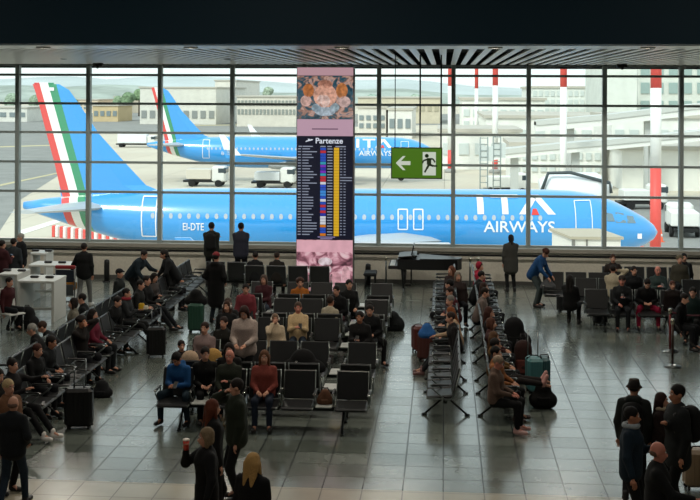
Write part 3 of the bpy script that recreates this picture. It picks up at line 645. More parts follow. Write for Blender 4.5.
# belt loader near the tail
q = at(275, 240, 58); t = empty('belt_loader', (q.x, 58, GZ), 0, 'grey belt loader parked against the fuselage left of the column', 'ground vehicle')
MB().box((0, 0, 1.0), (2.6, 1.8, 1.0), b=.1).build('body', mat('8b8f90', .6), t); MB().box((0.2, 0, 3.05), (2.2, 2.0, .12)).build('canopy', mat('dfe6ea', .5), t)
MB().prism([(-1.6, 2.6), (2.2, 1.2), (2.2, .9), (-1.6, 2.3)], 'y', -1.4, -1.0).build('conveyor', mat('6d7070', .7), t)
for x in (-.8, 1.2): MB().cyl((x, .8, 1.4), (x, .8, 3.0), .05).build('post', M_STEEL, t)
for x in (-.8, .8):
    for y in (-.8, .8): MB().cyl((x, y-.12, .4), (x, y+.12, .4), .4, seg=14).build('wheel', M_RUB, t)
truck(683, 240, 96, 3.0, 1.1, 'e2e2dc', 'white service truck at the right edge beyond the nose', 1.5)
truck(634, 240, 118, 2.6, 1.0, 'd9dbd6', 'white box truck parked behind the cockpit', .1)
truck(133, 240, 235, 6, 2.2, 'dfe3e6', 'white airport bus near the second tail fin', 0, nm='apron_bus', cat='bus')
truck(200, 240, 140, 3, 1.2, 'c9c2b4', 'tan baggage truck under the second aircraft', 0)
truck(268, 240, 139, 3, 1.0, 'cfd2d2', 'pale baggage cart under the second aircraft', 0)
truck(500, 240, 132, 2.6, 1.2, 'dcdcd6', 'white van parked below the pier', .3)
RED = mat('d8574f', .6); PW = mat('e8e2dc', .6)
ORD = ['leftmost of the nine', 'second from the left', 'third from the left', 'fourth from the left', 'the middle one', 'fourth from the right', 'third from the right', 'second from the right', 'rightmost of the nine']
for k in range(9):
    f = k/8; q = onz(56+f*62, 237+f*8, GZ)
    t = empty('safety_barrier', q, -.35, 'red and white plastic barrier in the row under the striped tail, '+ORD[k], 'barrier', 'red and white barriers under the tail')
    MB().box((-.16, 0, .45), (.3, .35, .9), b=.05).build('red_block', RED, t); MB().box((.16, 0, .45), (.3, .35, .9), b=.05).build('white_block', PW, t)
for k in range(4):
    q = onz(640+k*7, 247-(k % 2)*5, GZ)
    t = empty('traffic_cone', q, 0, ['orange and white traffic cone left of the others below the nose', 'orange cone directly under the nose tip, set back', 'orange cone just right of the nose tip', 'orange cone farthest right by the nose'][k], 'cone', 'traffic cones by the aircraft nose')
    MB().lathe([(.3, 0), (.3, .04), (.17, .06), (.04, 1.0), (.02, 1.02)], seg=14).build('cone_body', mat('e2603a', .6), t); MB().lathe([(.125, .42), (.095, .62)], seg=14).build('white_band', PW, t)
# ------------------------------------------------------------ seating
M_FAB = mat('17191a', .4, 0, .5, .15, 60, .1, name='black_padded_vinyl'); M_LEG = mat('202424', .4, .6, name='dark_metal'); M_ARM = mat('747b78', .35, .8, name='metal')
def bench_proto(slots, name='airport_bench'):
    t = empty(name, (0, 0, 0)); wd = {'s': .62, 't': .32}; tot = sum(wd[c] for c in slots); x = -tot/2; arms = [x]
    for c in slots:
        w = wd[c]; cx = x+w/2
        if c == 's':
            R = Matrix.Rotation(math.radians(4), 3, 'X')
            MB().box((cx, -.22, .43), (w-.07, .48, .06), R, b=.02).build('seat', M_FAB, t)
            R = Matrix.Rotation(math.radians(-13), 3, 'X')
            MB().box((cx, .09, .72), (w-.07, .05, .5), R, b=.018).build('backrest', M_FAB, t)
            for s in (-1, 1): MB().tube([(cx+s*(w/2-.035), -.46, .41), (cx+s*(w/2-.035), -.02, .4), (cx+s*(w/2-.035), .05, .5), (cx+s*(w/2-.035), .155, .965)], .013, 6).build('seat_frame', M_ARM, t)
        else:
            MB().box((cx, -.2, .45), (w-.04, .42, .03), b=.01).build('table_top', mat('b9bcb8', .4), t)
        x += w; arms.append(x)
    for ax in arms:
        MB().tube([(ax, -.1, .38), (ax, -.36, .6), (ax, -.36, .64), (ax, -.02, .66), (ax, .02, .5), (ax, 0, .4)], .014, 6).build('armrest_frame', M_ARM, t)
        a = MB().box((ax, -.2, .665), (.05, .34, .03), b=.012).build('armrest', M_BLACK, t)
        MB().box((ax, -.37, .655), (.055, .05, .04), b=.015).build('end_cap', M_CHROME, a); MB().box((ax, -.03, .665), (.055, .04, .04), b=.015).build('end_cap', M_CHROME, a)
    MB().box((0, -.12, .35), (tot-.1, .07, .07), b=.01).build('beam', M_LEG, t)
    for lx in (-tot/2+.45, tot/2-.45):
        MB().tube([(lx, -.5, .02), (lx, -.14, .34)], .02, 8).tube([(lx, .28, .02), (lx, -.1, .34)], .02, 8).box((lx, -.5, .02), (.06, .1, .03), b=.01).box((lx, .28, .02), (.06, .1, .03), b=.01).build('leg', M_LEG, t)
    return t
PR = {}; BG = 'beam benches in the waiting hall'
def bench(slots, x, y, rz, lab, grp=BG):
    if slots not in PR: o = PR[slots] = bench_proto(slots)
    else: o = copy_tree(PR[slots])
    o.location = (x, y, 0); o.rotation_euler = (0, 0, rz); tag(o, lab, 'bench', grp); return o
R90 = math.pi/2
CX0 = -3.16
CROW = [20.65, 23.05, 25.45, 27.85, 30.25]
for y, l in zip(CROW, ['row of black padded seats facing the camera, frontmost of the centre block', 'black seat row second from the front in the centre block', 'black seat row third from the front in the centre block', 'black seat row fourth from the front in the centre block', 'black seat row farthest back of those facing the camera in the centre block']):
    bench('stsssts', CX0, y, 0, l)
for y, l in ((21.35, 'black seat row facing the windows, back to back behind the front row'), (26.15, 'black seat row facing the windows, back to back behind the cream sweater'), (28.6, 'black seat row facing the windows behind the fourth row')): bench('stsssts', CX0, y+.12, math.pi, l)
bench('ssss', -4.45, 33.35, math.pi, 'black bench facing the windows left of the departures column')
bench('ss', -6.3, 33.9, math.pi, 'empty black bench facing the windows by the standing pair')
LN = ['nearest', 'second nearest', 'third nearest', 'fourth nearest', 'farthest']
for k in range(5):
    y = 21.1+1.28+k*2.62
    bench('ssss', .15, y, -R90, LN[k]+' bench of the left-facing column in front of the piano'); bench('ssss', .95, y, R90, LN[k]+' bench of the right-facing column in front of the piano')
LN = ['nearest', 'second nearest', 'third nearest', 'fourth nearest', 'fifth nearest', 'farthest']
for k in range(6):
    y = 19.9+k*2.62
    bench('ssss', -7.35, y, R90, LN[k]+' bench of the right-facing column at the left of the hall')
    if 0 < k < 4: bench('ssss', -8.15, y, -R90, LN[k]+' bench of the left-facing column at the left of the hall')
for i, (x, y, l) in enumerate([(4.75, 29.95, 'black bench behind the crimson trousers in the right block, front row'), (7.6, 29.95, 'black bench at the right edge, front row behind the rope barrier'), (4.7, 31.7, 'black bench of the second row in the right block'), (7.5, 31.7, 'black bench of the second row at the right edge'), (at(588, 290, 32.7).x, 32.7, 'black bench beside the person in the bright blue sweater'), (5.7, 33.9, 'black high-backed bench by the wall below the aircraft nose')]):
    bench('ssss', x, y, 0, l)

# charging tables of white laminate at the left
def table(px0, px1, py, Y, d, h, lab, open_=True):
    a = at(px0, py, Y); b = at(px1, py, Y); w = b.x-a.x; t = empty('charging_table', ((a.x+b.x)/2, Y, 0), 0, lab, 'table', 'white charging tables')
    MB().box((0, d/2, h-.03), (w, d, .06), b=.008).build('table_top', M_WHITE, t)
    for s in (-1, 1): MB().box((s*(w/2-.04), d/2, (h-.06)/2), (.07, d-.04, h-.06)).build('side_panel', M_WHITE, t)
    MB().box((0, d*.5, .25), (w-.15, .04, .06)).build('cross_rail', M_WHITE, t)
    for k in range(2): MB().box((-.2+.4*k, d*.5, h+.03), (.22, .1, .06), b=.02).build('socket_block', M_BLACK, t)
    return t
table(17, 54, 281, 29.3, 1.0, 1.05, 'white charging table with dark open base, nearest to the cart')
table(-2, 17, 275, 30.0, 1.0, 1.1, 'white charging table at the left edge of the hall')
table(28, 73, 267, 32.0, .8, 1.05, 'long white charging table behind the cart')
table(30, 46, 259, 34.0, .7, 1.1, 'small white charging table nearest the windows')
a = at(8, 300, 28.2); t = empty('white_chair', (a.x, 28.2, 0), R90*.6, 'white moulded chair at the left edge in front of the tables', 'chair')
MB().box((0, -.2, .45), (.45, .45, .04), b=.015).build('seat', M_WHITE, t); MB().box((0, .05, .75), (.45, .04, .6), Matrix.Rotation(-.15, 3, 'X'), b=.015).build('backrest', M_WHITE, t)
for sx_ in (-.18, .18):
    for sy in (-.38, 0): MB().cyl((sx_, sy, 0), (sx_, sy, .44), .015).build('leg', M_CHROME, t)
# folded luggage cart
p = onz(64, 309, 0); t = empty('luggage_cart', p, 0, 'luggage cart with a red handle bar standing by the white tables', 'cart')
f = MB()
for s in (-1, 1): f.tube([(s*.27, 0, .12), (s*.27, .1, .6), (s*.27, .12, 1.12)], .02, 8).tube([(s*.27, 0, .12), (s*.2, .7, .15)], .02, 8)
f.tube([(-.27, .1, .6), (.27, .1, .6)], .015, 8); f.build('frame', M_STEEL, t)
MB().box((0, .1, 1.12), (.56, .06, .1), b=.02).build('handle_bar', mat('8c2226', .5), t); MB().box((0, .08, .88), (.5, .03, .34), b=.01).build('advert_panel', mat('141d2c', .5), t); MB().box((0, .3, .2), (.46, .6, .04), b=.01).build('deck', M_STEEL, t)
MB().box((0, .06, .5), (.48, .03, .3), b=.01).build('mesh_panel', mat('4a4f52', .5, .5), t)
for x, y in ((-.25, 0), (.25, 0), (0, .65)): MB().cyl((x-.03, y, .08), (x+.03, y, .08), .08, seg=14).build('wheel', M_RUB, t)

# ------------------------------------------------------------ grand piano
PX, PY = at(429, 285, 35.2).x, 35.1
t = empty('grand_piano', (PX, PY, 0), 0, 'black grand piano standing against the low wall', 'piano'); t.scale = (.88, .88, 1)
PB = mat('08090a', .4, 0, .5, name='black_lacquer')
out = [(-1.05, -.55), (-.3, -.6), (.5, -.58), (.95, -.5), (1.1, -.2), (1.05, .1), (.75, .25), (.3, .45), (-.2, .8), (-1.05, .85)]
out = [(x, y*.9+.0) for x, y in out]
MB().prism(out, 'z', .68, .98).build('body', PB, t)
lid = MB().prism([(x*1.01, y*1.02) for x, y in out[1:-1]]+[(-.35, .78)], 'z', .985, 1.01); lid.build('lid', PB, t)
MB().box((-.72, 0.1, 1.06), (.62, 1.2, .04), Matrix.Rotation(-.08, 3, 'Y'), b=.01).build('front_lid', PB, t)
MB().box((-.55, .1, 1.22), (.04, .75, .32), Matrix.Rotation(.25, 3, 'Y'), b=.01).build('music_stand', PB, t)
MB().box((-1.2, .13, .74), (.32, 1.3, .1), b=.02).build('key_bed', PB, t); MB().box((-1.22, .13, .8), (.16, 1.22, .025)).build('keyboard', mat('dcdcd6', .3), t)
for x, y in ((-.85, -.35), (-.85, .6), (.75, -.1)):
    g = MB().tube([(x, y, .7), (x, y, .45), (x, y, .12)], [.09, .065, .045], 8).build('leg', PB, t); MB().cyl((x-.02, y, .05), (x+.02, y, .05), .05).build('caster', M_STEEL, g)
MB().box((-.6, .1, .45), (.05, .25, .5)).box((-.75, .1, .16), (.3, .22, .05)).build('pedal_lyre', PB, t)
t = empty('piano_stool', (PX-1.0-.75, PY+.1, 0), 0, 'low black stool at the keyboard end of the piano', 'stool')
MB().box((0, 0, .48), (.38, .7, .1), b=.03).build('seat', M_DARK, t)
for x in (-.14, .14):
    for y in (-.28, .28): MB().cyl((x, y, 0), (x, y, .44), .02).build('leg', M_BLACK, t)

# ------------------------------------------------------------ posts and barriers
for i, (px, l) in enumerate([(103, 'black post by the wall left of the standing trousered person'), (235, 'black post by the wall below the gazing pair'), (369, 'black post by the wall right of the departures column')]):
    p = onz(px, 284, 0); t = empty('bollard', (p.x, 35.7, 0), 0, l, 'post', 'black posts along the window wall'); MB().lathe([(.085, 0), (.085, .62), (.07, .68), (.01, .7)], seg=14).build('post', M_BLACK, t); MB().lathe([(.12, 0), (.12, .03), (.09, .04)], seg=14).build('base', M_BLACK, t)
def stanchion(px, py, h, lab, mpost=M_STEEL):
    p = onz(px, py, 0); t = empty('stanchion', p, 0, lab, 'barrier post', 'barrier posts'); MB().lathe([(.19, 0), (.19, .02), (.06, .045), (.03, .06)], seg=20).build('base', M_STEEL, t)
    MB().cyl((0, 0, .04), (0, 0, h-.05), .027).build('pole', mpost, t); MB().lathe([(.035, h-.12), (.045, h-.08), (.045, h-.03), (.03, h)], seg=14).build('cap', mat('c9c2ac', .25, 1), t); return p
DP = mat('3a2a22', .35, .6); s1 = stanchion(672.5, 366.5, 1.03, 'nearer of the two barrier posts at the right, standing alone on the floor', DP)
s2 = stanchion(670, 351.5, .98, 'second barrier post at the right, just behind the nearer one', mat('6a1f20', .4, .4))
stanchion(386, 287, .92, 'thin pale-topped post left of the piano'); stanchion(470, 289, .95, 'left one of two thin posts right of the piano'); stanchion(478, 290, .97, 'right one of two thin posts right of the piano')
def rope(p, q, sag, c, lab):
    pts = []
    for i in range(15):
        f = i/14; v = p.lerp(q, f); v.z -= sag*4*f*(1-f); pts.append(v)
    tag(MB().tube(pts, .018, 8).build('barrier_rope', mat(c, .7)), lab, 'rope')
rope(s2+Vector((.03, 0, .9)), s2+Vector((1.9, 1.2, .95)), .18, '5c2430', 'dark pink rope sagging from the second barrier post to the right')
rope(s1+Vector((.03, 0, .93)), s1+Vector((1.4, -.35, .6)), .42, '15110f', 'black rope hanging from the nearer barrier post towards the right edge')

# ------------------------------------------------------------ luggage
def suitcase(px, py, c, h, w, d, rz, lab, handle=.4, ribs=True, nm='suitcase', z=0):
    p = onz(px, py, z); t = empty(nm, p, rz, lab, 'suitcase')
    b_ = MB().box((0, 0, h/2+.05), (w, d, h), b=.05)
    if ribs:
        for k in range(5): b_.box((-w*.36+k*w*.18, -d/2-.004, h/2+.05), (.018, .012, h*.86), b=.004)
    b_.build('shell', mat(c, .45, 0, .4, .1, 20), t)
    MB().box((0, 0, h*.5+.05), (w+.006, .012, h+.004), b=.004).build('zip_band', M_BLACK, t)
    for x in (-w*.36, w*.36):
        for y in (-d*.3, d*.3): MB().cyl((x-.015, y, .03), (x+.015, y, .03), .03, seg=10).build('wheel', M_RUB, t)
    if handle: MB().tube([(-.1, d*.35, h), (-.1, d*.35, h+.05+handle), (.1, d*.35, h+.05+handle), (.1, d*.35, h)], .011, 6).build('pull_handle', M_STEEL, t)
    MB().tube([(-.09, 0, h+.05), (-.07, 0, h+.085), (.07, 0, h+.085), (.09, 0, h+.05)], .012, 6).build('carry_handle', M_BLACK, t)
    return t
def bag(px, py, c, w, d, h, lab, nm='backpack', cat='bag', z=0, rz=0, Yv=None, patch=None):
    p = onz(px, py, z)
    if Yv: p = at(px, HZ+F*(H-z)/Yv, Yv)
    t = empty(nm, p, rz, lab, cat)
    blob('bag_body', [P_((-w*.25, 0, h*.3), (w*.25, 0, h*.3), d*.52, d*.52, np.diag([d/w*1.35, 1, 1])), P_((0, 0, h*.3), (0, 0, h*.72), w*.42, w*.36, np.diag([1, w/d*.8, 1]))], .03, cloth(c), t, k=.05, floor=.005)
    MB().box((0, -d*.46, h*.32), (w*.62, .06, h*.34), b=.025).build('front_pocket', cloth(patch or c), t)
    MB().tube([(-.06, 0, h*.93), (-.05, 0, h*1.07), (.05, 0, h*1.07), (.06, 0, h*.93)], .012, 6).build('top_handle', M_BLACK, t)
    for s in (-1, 1): MB().tube([(s*w*.22, d*.3, h*.9), (s*w*.26, d*.62, h*.6), (s*w*.24, d*.45, h*.15)], .018, 6).build('strap', M_BLACK, t)
    return t
suitcase(156, 357, '0c0d0e', .62, .42, .26, .2, 'black suitcase with raised handle beside the cross-legged seated person')
suitcase(196, 332, '24483a', .66, .38, .28, 0, 'green upright suitcase standing in the left aisle', .1)
bag(196, 306, '0e0f10', .45, .28, .32, 'black bag resting on top of the green suitcase', z=.73, nm='shoulder_bag', Yv=28.6)
suitcase(79, 428, '0b0c0d', .66, .48, .3, .15, 'large black suitcase with tall handle beside the white shoes', .45)
suitcase(427, 361, '4c2a26', .6, .42, .28, -.15, 'dark red-brown suitcase beside the blue bag', 0); suitcase(418, 352, '5a2c28', .55, .25, .36, .3, 'narrow maroon suitcase standing left of the red-brown one', 0)
suitcase(534, 392, '3f6f72', .64, .3, .44, .1, 'teal suitcase with raised handle right of the seated pair', .5); suitcase(544, 389, '35595e', .6, .2, .4, .1, 'narrow slate teal suitcase touching the teal one', 0)
bag(543, 408, '0b0c0c', .42, .3, .5, 'black round wheeled bag at the foot of the teal suitcase')
bag(392, 330, '101517', .5, .4, .42, 'dark duffel bag on the floor at the right end of the centre block', nm='duffel_bag')
bag(27, 329, '0d0e10', .48, .34, .55, 'large black rucksack standing on the floor by the white tables')
bag(689, 334, '0b0d10', .55, .4, .55, 'dark bag on the floor behind the barrier posts', nm='travel_bag')
bag(514, 352, '0a0b0c', .62, .45, .8, 'huge black rucksack propped beside the right-facing seats')
bag(523, 378, '2a1714', .5, .35, .85, 'dark brown patterned travel bag behind the teal suitcase', nm='travel_bag', patch='5a2e28')
bag(427, 338, '2c5f9c', .3, .22, .3, 'blue cloth bag on the red-brown suitcase', nm='shoulder_bag', z=.66)
bag(303, 372, '0c0d0e', .7, .34, .3, 'wide black bag lying across two seats of the second row', nm='duffel_bag', z=.46, Yv=22.85)
bag(325, 396, '5a3d2c', .24, .2, .28, 'brown leather handbag on the little table between front row seats', nm='handbag', z=.465, Yv=20.45)
bag(213, 350, 'b08a4e', .5, .2, .42, 'mustard yellow bag standing on a seat behind the cream hood', nm='shoulder_bag', z=.46, Yv=22.85)
bag(190, 380, 'b39a82', .46, .26, .72, 'cream rounded bag standing on the seat behind the blue hoodie', nm='shoulder_bag', z=.46, Yv=21.75, patch='6e5138')
bag(548, 300, '4a4c4e', .34, .22, .24, 'grey open bag on the seat being searched by the blue sweater person', nm='open_bag', z=.46, Yv=32.5)
bag(102, 397, '15171a', .34, .2, .3, 'small black bag on the floor under the left seats', nm='handbag')
suitcase(697, 489, '8f7a60', .55, .4, .26, .1, 'beige box-shaped suitcase at the right edge among the queueing people', 0)
suitcase(566, 312, '101214', .42, .5, .25, 0, 'low black case on the floor beneath the searched bag', 0); suitcase(600, 325, '0f1112', .4, .35, .25, .2, 'black case under the front row bench of the right block', 0)
# ------------------------------------------------------------ people
V3 = lambda *a: np.array(a, float)
def ik(s, t, l1, l2, hint):
    v = t-s; d = np.linalg.norm(v); m = (l1+l2)*.985
    if d > m: t = s+v*m/d; v = t-s; d = m
    d = max(d, abs(l1-l2)+.02); a = (l1*l1-l2*l2+d*d)/(2*d); hh = math.sqrt(max(l1*l1-a*a, 0)); u = v/np.linalg.norm(v)
    w = hint-u*(hint@u); w /= max(np.linalg.norm(w), 1e-6)
    return s+u*a+w*hh, t
def rotx(a): c, s = math.cos(a), math.sin(a); return np.array([[1, 0, 0], [0, c, -s], [0, s, c]])
def rotz(a): c, s = math.cos(a), math.sin(a); return np.array([[c, -s, 0], [s, c, 0], [0, 0, 1]])
SK = {'l': 'c08f78', 't': 'a8745a', 'd': '5c3b2c', 'r': 'bf7d6c'}
PEOPLE = []
def person(lab, x, y, rz, pose='stand', sc=1.0, top='15171a', bot='14161a', hair='1a1412', hs='short', skin='l', shoes='111111', arms=('down', 'down'), lean=0, pitch=0, yaw=0, side=0, legs='', coat=0, hood=0, pack=None, cap=None, dress=None, h=.02, held=(), bulk=.0, group=None, seatz=.0):
    root = empty('person', (x, y, seatz), rz, lab, 'person', group)
    R = rotz(0)@rotx(math.radians(lean)); R = np.array([[math.cos(side), 0, math.sin(side)], [0, 1, 0], [-math.sin(side), 0, math.cos(side)]])@R
    sit = pose == 'sit'
    pel = V3(0, .0, .56 if sit else .96)
    if not sit and lean > 20: pel = V3(0, .12, .93)
    up = R@V3(0, 0, 1); fw = R@V3(0, -1, 0); rt = R@V3(1, 0, 0)
    waist = pel+up*.16; chest = pel+up*.36+fw*.01; neck = pel+up*.52; sh = [neck-up*.07-rt*.168, neck-up*.07+rt*.168]
    HR = rotz(math.radians(yaw))@rotx(math.radians(lean*.5+pitch)); hu = HR@V3(0, 0, 1); hf = HR@V3(0, -1, 0); hr = HR@V3(1, 0, 0)
    head = neck+up*.05+hu*.10+hf*.02
    hips = [pel+V3(-.09, 0, -.03), pel+V3(.09, 0, -.03)]
    if sit:
        kn = [V3(-.13, -.44, .53), V3(.13, -.44, .53)]; an = [V3(-.13, -.42, .09), V3(.13, -.42, .09)]
        if legs == 'out': an = [V3(-.12, -.74, .10), V3(.1, -.78, .10)]; kn = [V3(-.13, -.43, .49), V3(.12, -.44, .49)]
        if legs == 'cross': kn[1] = V3(-.02, -.42, .64); an[1] = V3(-.24, -.62, .36)
        if legs == 'tuck': an = [V3(-.12, -.22, .10), V3(.12, -.3, .10)]
        if legs == 'wide': kn = [V3(-.25, -.4, .53), V3(.25, -.4, .53)]; an = [V3(-.24, -.42, .09), V3(.26, -.36, .09)]
        if legs == 'up': kn = [V3(-.1, -.42, .56), V3(.12, -.42, .56)]; an = [V3(-.1, -.86, .5), V3(.12, -.88, .52)]
    else:
        an = [V3(-.11, .02, .09), V3(.11, .02, .09)]
        if legs == 'stride': an = [V3(-.1, -.24, .09), V3(.1, .26, .11)]
        if legs == 'apart': an = [V3(-.2, .0, .09), V3(.2, .05, .09)]
        kn = [ik(hips[i], an[i], .44, .44, V3(0, -1, 0))[0] for i in (0, 1)]
    tgt = {'down': lambda s: sh[s]+V3((s*2-1)*.05, -.05, -.52), 'lap': lambda s: V3((s*2-1)*.09, pel[1]-.3, pel[2]+.12), 'thigh': lambda s: kn[s]+V3(0, .12, .1),
           'phone': lambda s: chest+fw*.30+rt*(s*2-1)*.045+up*(-.08), 'face': lambda s: head+hf*.15+hr*(s*2-1)*.06-hu*.08, 'ear': lambda s: head+hr*(s*2-1)*.12-hu*.03,
           'pocket': lambda s: pel+rt*(s*2-1)*.2+fw*.1+up*.05, 'reach': lambda s: sh[s]+V3(0, -.42, -.25), 'out': lambda s: sh[s]+V3(0, -.5, .02), 'fold': lambda s: chest+fw*.2-rt*(s*2-1)*.1-up*.04,
           'hip': lambda s: pel+rt*(s*2-1)*.19+fw*.02+up*.12, 'away': lambda s: sh[s]+V3((s*2-1)*.22, -.1, -.47), 'behind': lambda s: pel+V3((s*2-1)*.08, .16, .08), 'drink': lambda s: head+hf*.24+hr*(s*2-1)*.08-hu*.16, 'lowreach': lambda s: sh[s]+V3(0, -.25, -.45)}
    arm = []
    for s in (0, 1):
        hint = V3((s*2-1)*.6, .6, -.8)
        if arms[s] in ('ear',): hint = V3((s*2-1), 0, -.5)
        if arms[s] == 'hip': hint = V3((s*2-1), .5, 0)
        el, wr = ik(sh[s], tgt[arms[s]](s), .285, .25, hint); arm.append((el, wr))
    q_h = np.array([hr, -hf, hu])            # rows: head axes
    def hp(c, r3, rad=None):                 # ellipsoid in head space
        c = head+hr*c[0]-hf*c[1]+hu*c[2]; m = min(r3); return P_(c, c+hu*1e-4, m, m, np.diag([m/r3[0], m/r3[1], m/r3[2]])@q_h)
    qb = np.array([rt, -fw, up]); T = np.diag([.70, 1, 1])@qb
    b = [hp((0, .012, .03), (.074, .09, .092)), hp((0, -.025, -.045), (.056, .062, .066)), P_(head-hu*.02+hf*.085, head-hu*.035+hf*.1, .012, .016), hp((-.077, .012, -.005), (.014, .022, .032)), hp((.077, .012, -.005), (.014, .022, .032)),
         P_(neck-up*.05, head-hu*.04, .055, .052), P_(waist, chest, .088, .1, T), P_(chest, neck-up*.08, .1, .07, T), P_(pel, waist, .1, .085, T)]
    fing = MB()
    for s in (0, 1):
        el, wr = arm[s]; b += [P_(sh[s], el, .047, .037), P_(el, wr, .036, .024)]
        d = (wr-el)/np.linalg.norm(wr-el); sd = np.cross(d, up if abs(d@up) < .9 else fw); sd /= np.linalg.norm(sd); pn = np.cross(d, sd)
        pn = pn if pn@V3(0, -.3, 1) < 0 or arms[s] not in ('lap', 'phone') else -pn
        b.append(P_(wr+d*.03, wr+d*.075, .019, .02, np.array([sd*.55, d, pn*1.0]) if False else None)); b.append(P_(wr+d*.07-sd*.022, wr+d*.07+sd*.022, .017, .017))
        for i, L in enumerate((.072, .082, .078, .06)):
            o_ = wr+d*.08+sd*(-.027+.018*i); p1 = o_+d*L*.45+pn*.006; p2 = p1+(d*.75+pn*.6)*L*.32; p3 = p2+(d*.35+pn*.9)*L*.25
            fing.tube([o_-d*.02, p1, p2, p3], [.0095, .009, .008, .006], 6)
        sg = -1 if s else 1; o_ = wr+d*.03+sd*sg*.02; fing.tube([o_, o_+sd*sg*.02+d*.025+pn*.01, o_+sd*sg*.022+d*.055+pn*.02], [.012, .0105, .007], 6)
        b += [P_(hips[s], kn[s], .075, .05), P_(kn[s], an[s], .05, .035), P_(an[s], an[s]+V3(0, -.12, -.04), .032, .028)]
    for s in (-1, 1):
        e = head+hr*s*.032+hf*.077+hu*.012; fing.ball(e, .0105, mi=1, nu=8, nv=5); fing.ball(e+hf*.007, .0062, mi=2, nu=8, nv=5)
        fing.tube([head+hr*s*.017+hf*.088+hu*.034, head+hr*s*.048+hf*.077+hu*.034], .0045, 5, mi=2)
    fing.tube([head-hr*.022+hf*.078-hu*.065, head+hf*.087-hu*.066, head+hr*.022+hf*.078-hu*.065], .0055, 5, mi=3)
    body = blob('body', b, h*.8, [mat(SK[skin], .6, 0, .3, name='skin'), mat('cfc9c2', .4), mat('1a1310', .5), mat('7a3f38', .5)], root, k=.022, extra=fing)
    # upper garment
    g = .028+bulk; ds = [P_(waist-up*.1, chest, .1+g, .108+g, T), P_(chest, neck-up*.07, .108+g, .078+g, T), P_(neck-up*.05, neck-up*.005, .062, .055)]
    if coat: ds.append(P_(pel, pel+(V3(0, -.25, -.02) if sit else -up*coat*.1-V3(0, 0, coat)), .115+g, .135+g*.6, T))
    else: ds.append(P_(pel-up*(.0 if sit else .06), waist, .112+g, .1+g, T))
    if not hood: ds += [P_(neck-fw*.02-rt*.035, neck-fw*.02+rt*.035, .052, .052)]
    for s in (0, 1): el, wr = arm[s]; e2 = el+(wr-el)*.93; ds += [P_(sh[s], el, .064+bulk*.8, .052+bulk*.6), P_(el, e2, .052+bulk*.6, .04+bulk*.3)]
    if hood: ds += [P_(neck-fw*.07-rt*.06, neck-fw*.07+rt*.06, .055, .055), P_(neck-rt*.05+fw*.03, neck+rt*.05+fw*.03, .045, .045)]
    if hood == 2: ds += [hp((0, .03, .03), (.1, .105, .12))]
    blob('coat' if coat else ('hoodie' if hood else 'jacket'), ds, h, cloth(top), root, k=.035, neg=[hp((0, -.1, -.01), (.062, .1, .095))] if hood == 2 else ())
    ds = [P_(pel+up*.03, pel-V3(0, 0, .04), .108, .115, np.diag([.68, 1, 1]))]
    for s in (0, 1): a2 = an[s]+(kn[s]-an[s])*.06; ds += [P_(hips[s], kn[s], .094, .066), P_(kn[s], a2, .066, .053)]
    if dress: ds.append(P_(pel, pel+(V3(0, -.3, 0) if sit else V3(0, 0, -.45)), .13, .17, np.diag([.7, 1, 1])))
    blob('skirt' if dress else 'trousers', ds, h, cloth(bot), root, k=.03)
    for s in (0, 1):
        a_ = an[s]; fd = V3((s*2-1)*.12, -1, 0); fd /= np.linalg.norm(fd); dz = -.045
        if sit and legs in ('up',): fd = V3(0, -.35, .94); dz = 0
        toe = a_+fd*.165; M_ = None
        o_ = blob('shoe', [P_(a_+V3(0, .02, dz), toe+V3(0, 0, dz), .048, .038), P_(a_+V3(0, .01, -.01), a_+V3(0, .005, .03), .047, .05)], h*.75, mat(shoes, .5), root, k=.025, floor=.004)
    zp = MB(); fy = .115+bulk
    zp.tube([neck-up*.05+fw*(fy*.62), chest+up*.08+fw*(fy+.0), chest+fw*(fy+.02), waist+fw*(fy+.012), waist-up*.06+fw*(fy+.01)], .006, 5)
    if not hood and 'sweater' not in lab and 'top' not in lab: zp.build('zip', mat('3a3d3e', .4, .6), root)
    # hair and headwear
    hm = mat(hair, .75, 0, .25, .7, 70, .2, name='hair'); face = [hp((0, -.115, -.015), (.064, .085, .088))]
    if hs != 'bald':
        ds = [hp((0, .022, .042), (.086, .098, .094))]
        if hs in ('long', 'bob', 'pony'): ds += [hp((0, .045, -.02), (.088, .075, .1))]
        if hs == 'long': ds += [P_(head-hf*.06-hr*.045, neck-fw*.1-hr*.05-up*.16, .06, .035), P_(head-hf*.06+hr*.045, neck-fw*.1+hr*.05-up*.16, .06, .035), P_(head-hr*.075+hf*.0, neck-hr*.085+fw*.04-up*.1, .028, .022), P_(head+hr*.075, neck+hr*.085+fw*.04-up*.1, .028, .022)]
        if hs == 'bob': ds += [P_(head-hr*.07, head-hr*.075-hu*.1, .035, .03), P_(head+hr*.07, head+hr*.075-hu*.1, .035, .03)]
        if hs == 'bun': ds += [hp((0, .09, .1), (.045, .045, .042))]
        if hs == 'pony': ds += [P_(head-hf*.11+hu*.03, head-hf*.14-hu*.16, .035, .02)]
        if hs == 'curly': ds += [hp((sx_*.06, .03+sy, .06), (.05, .05, .05)) for sx_ in (-1, 1) for sy in (-.03, .05)]+[hp((0, .03, .1), (.07, .08, .05))]
        blob('hair', ds, h*.7, hm, root, k=.02, neg=face)
    else:
        if skin != 'd' and cap is None: blob('hair', [hp((0, .03, -.005), (.08, .085, .05))], h*.6, mat('5e463a', .8, name='cropped_hair'), root, k=.02, neg=[hp((0, -.09, 0), (.09, .105, .1)), hp((0, .0, .1), (.1, .2, .075))])
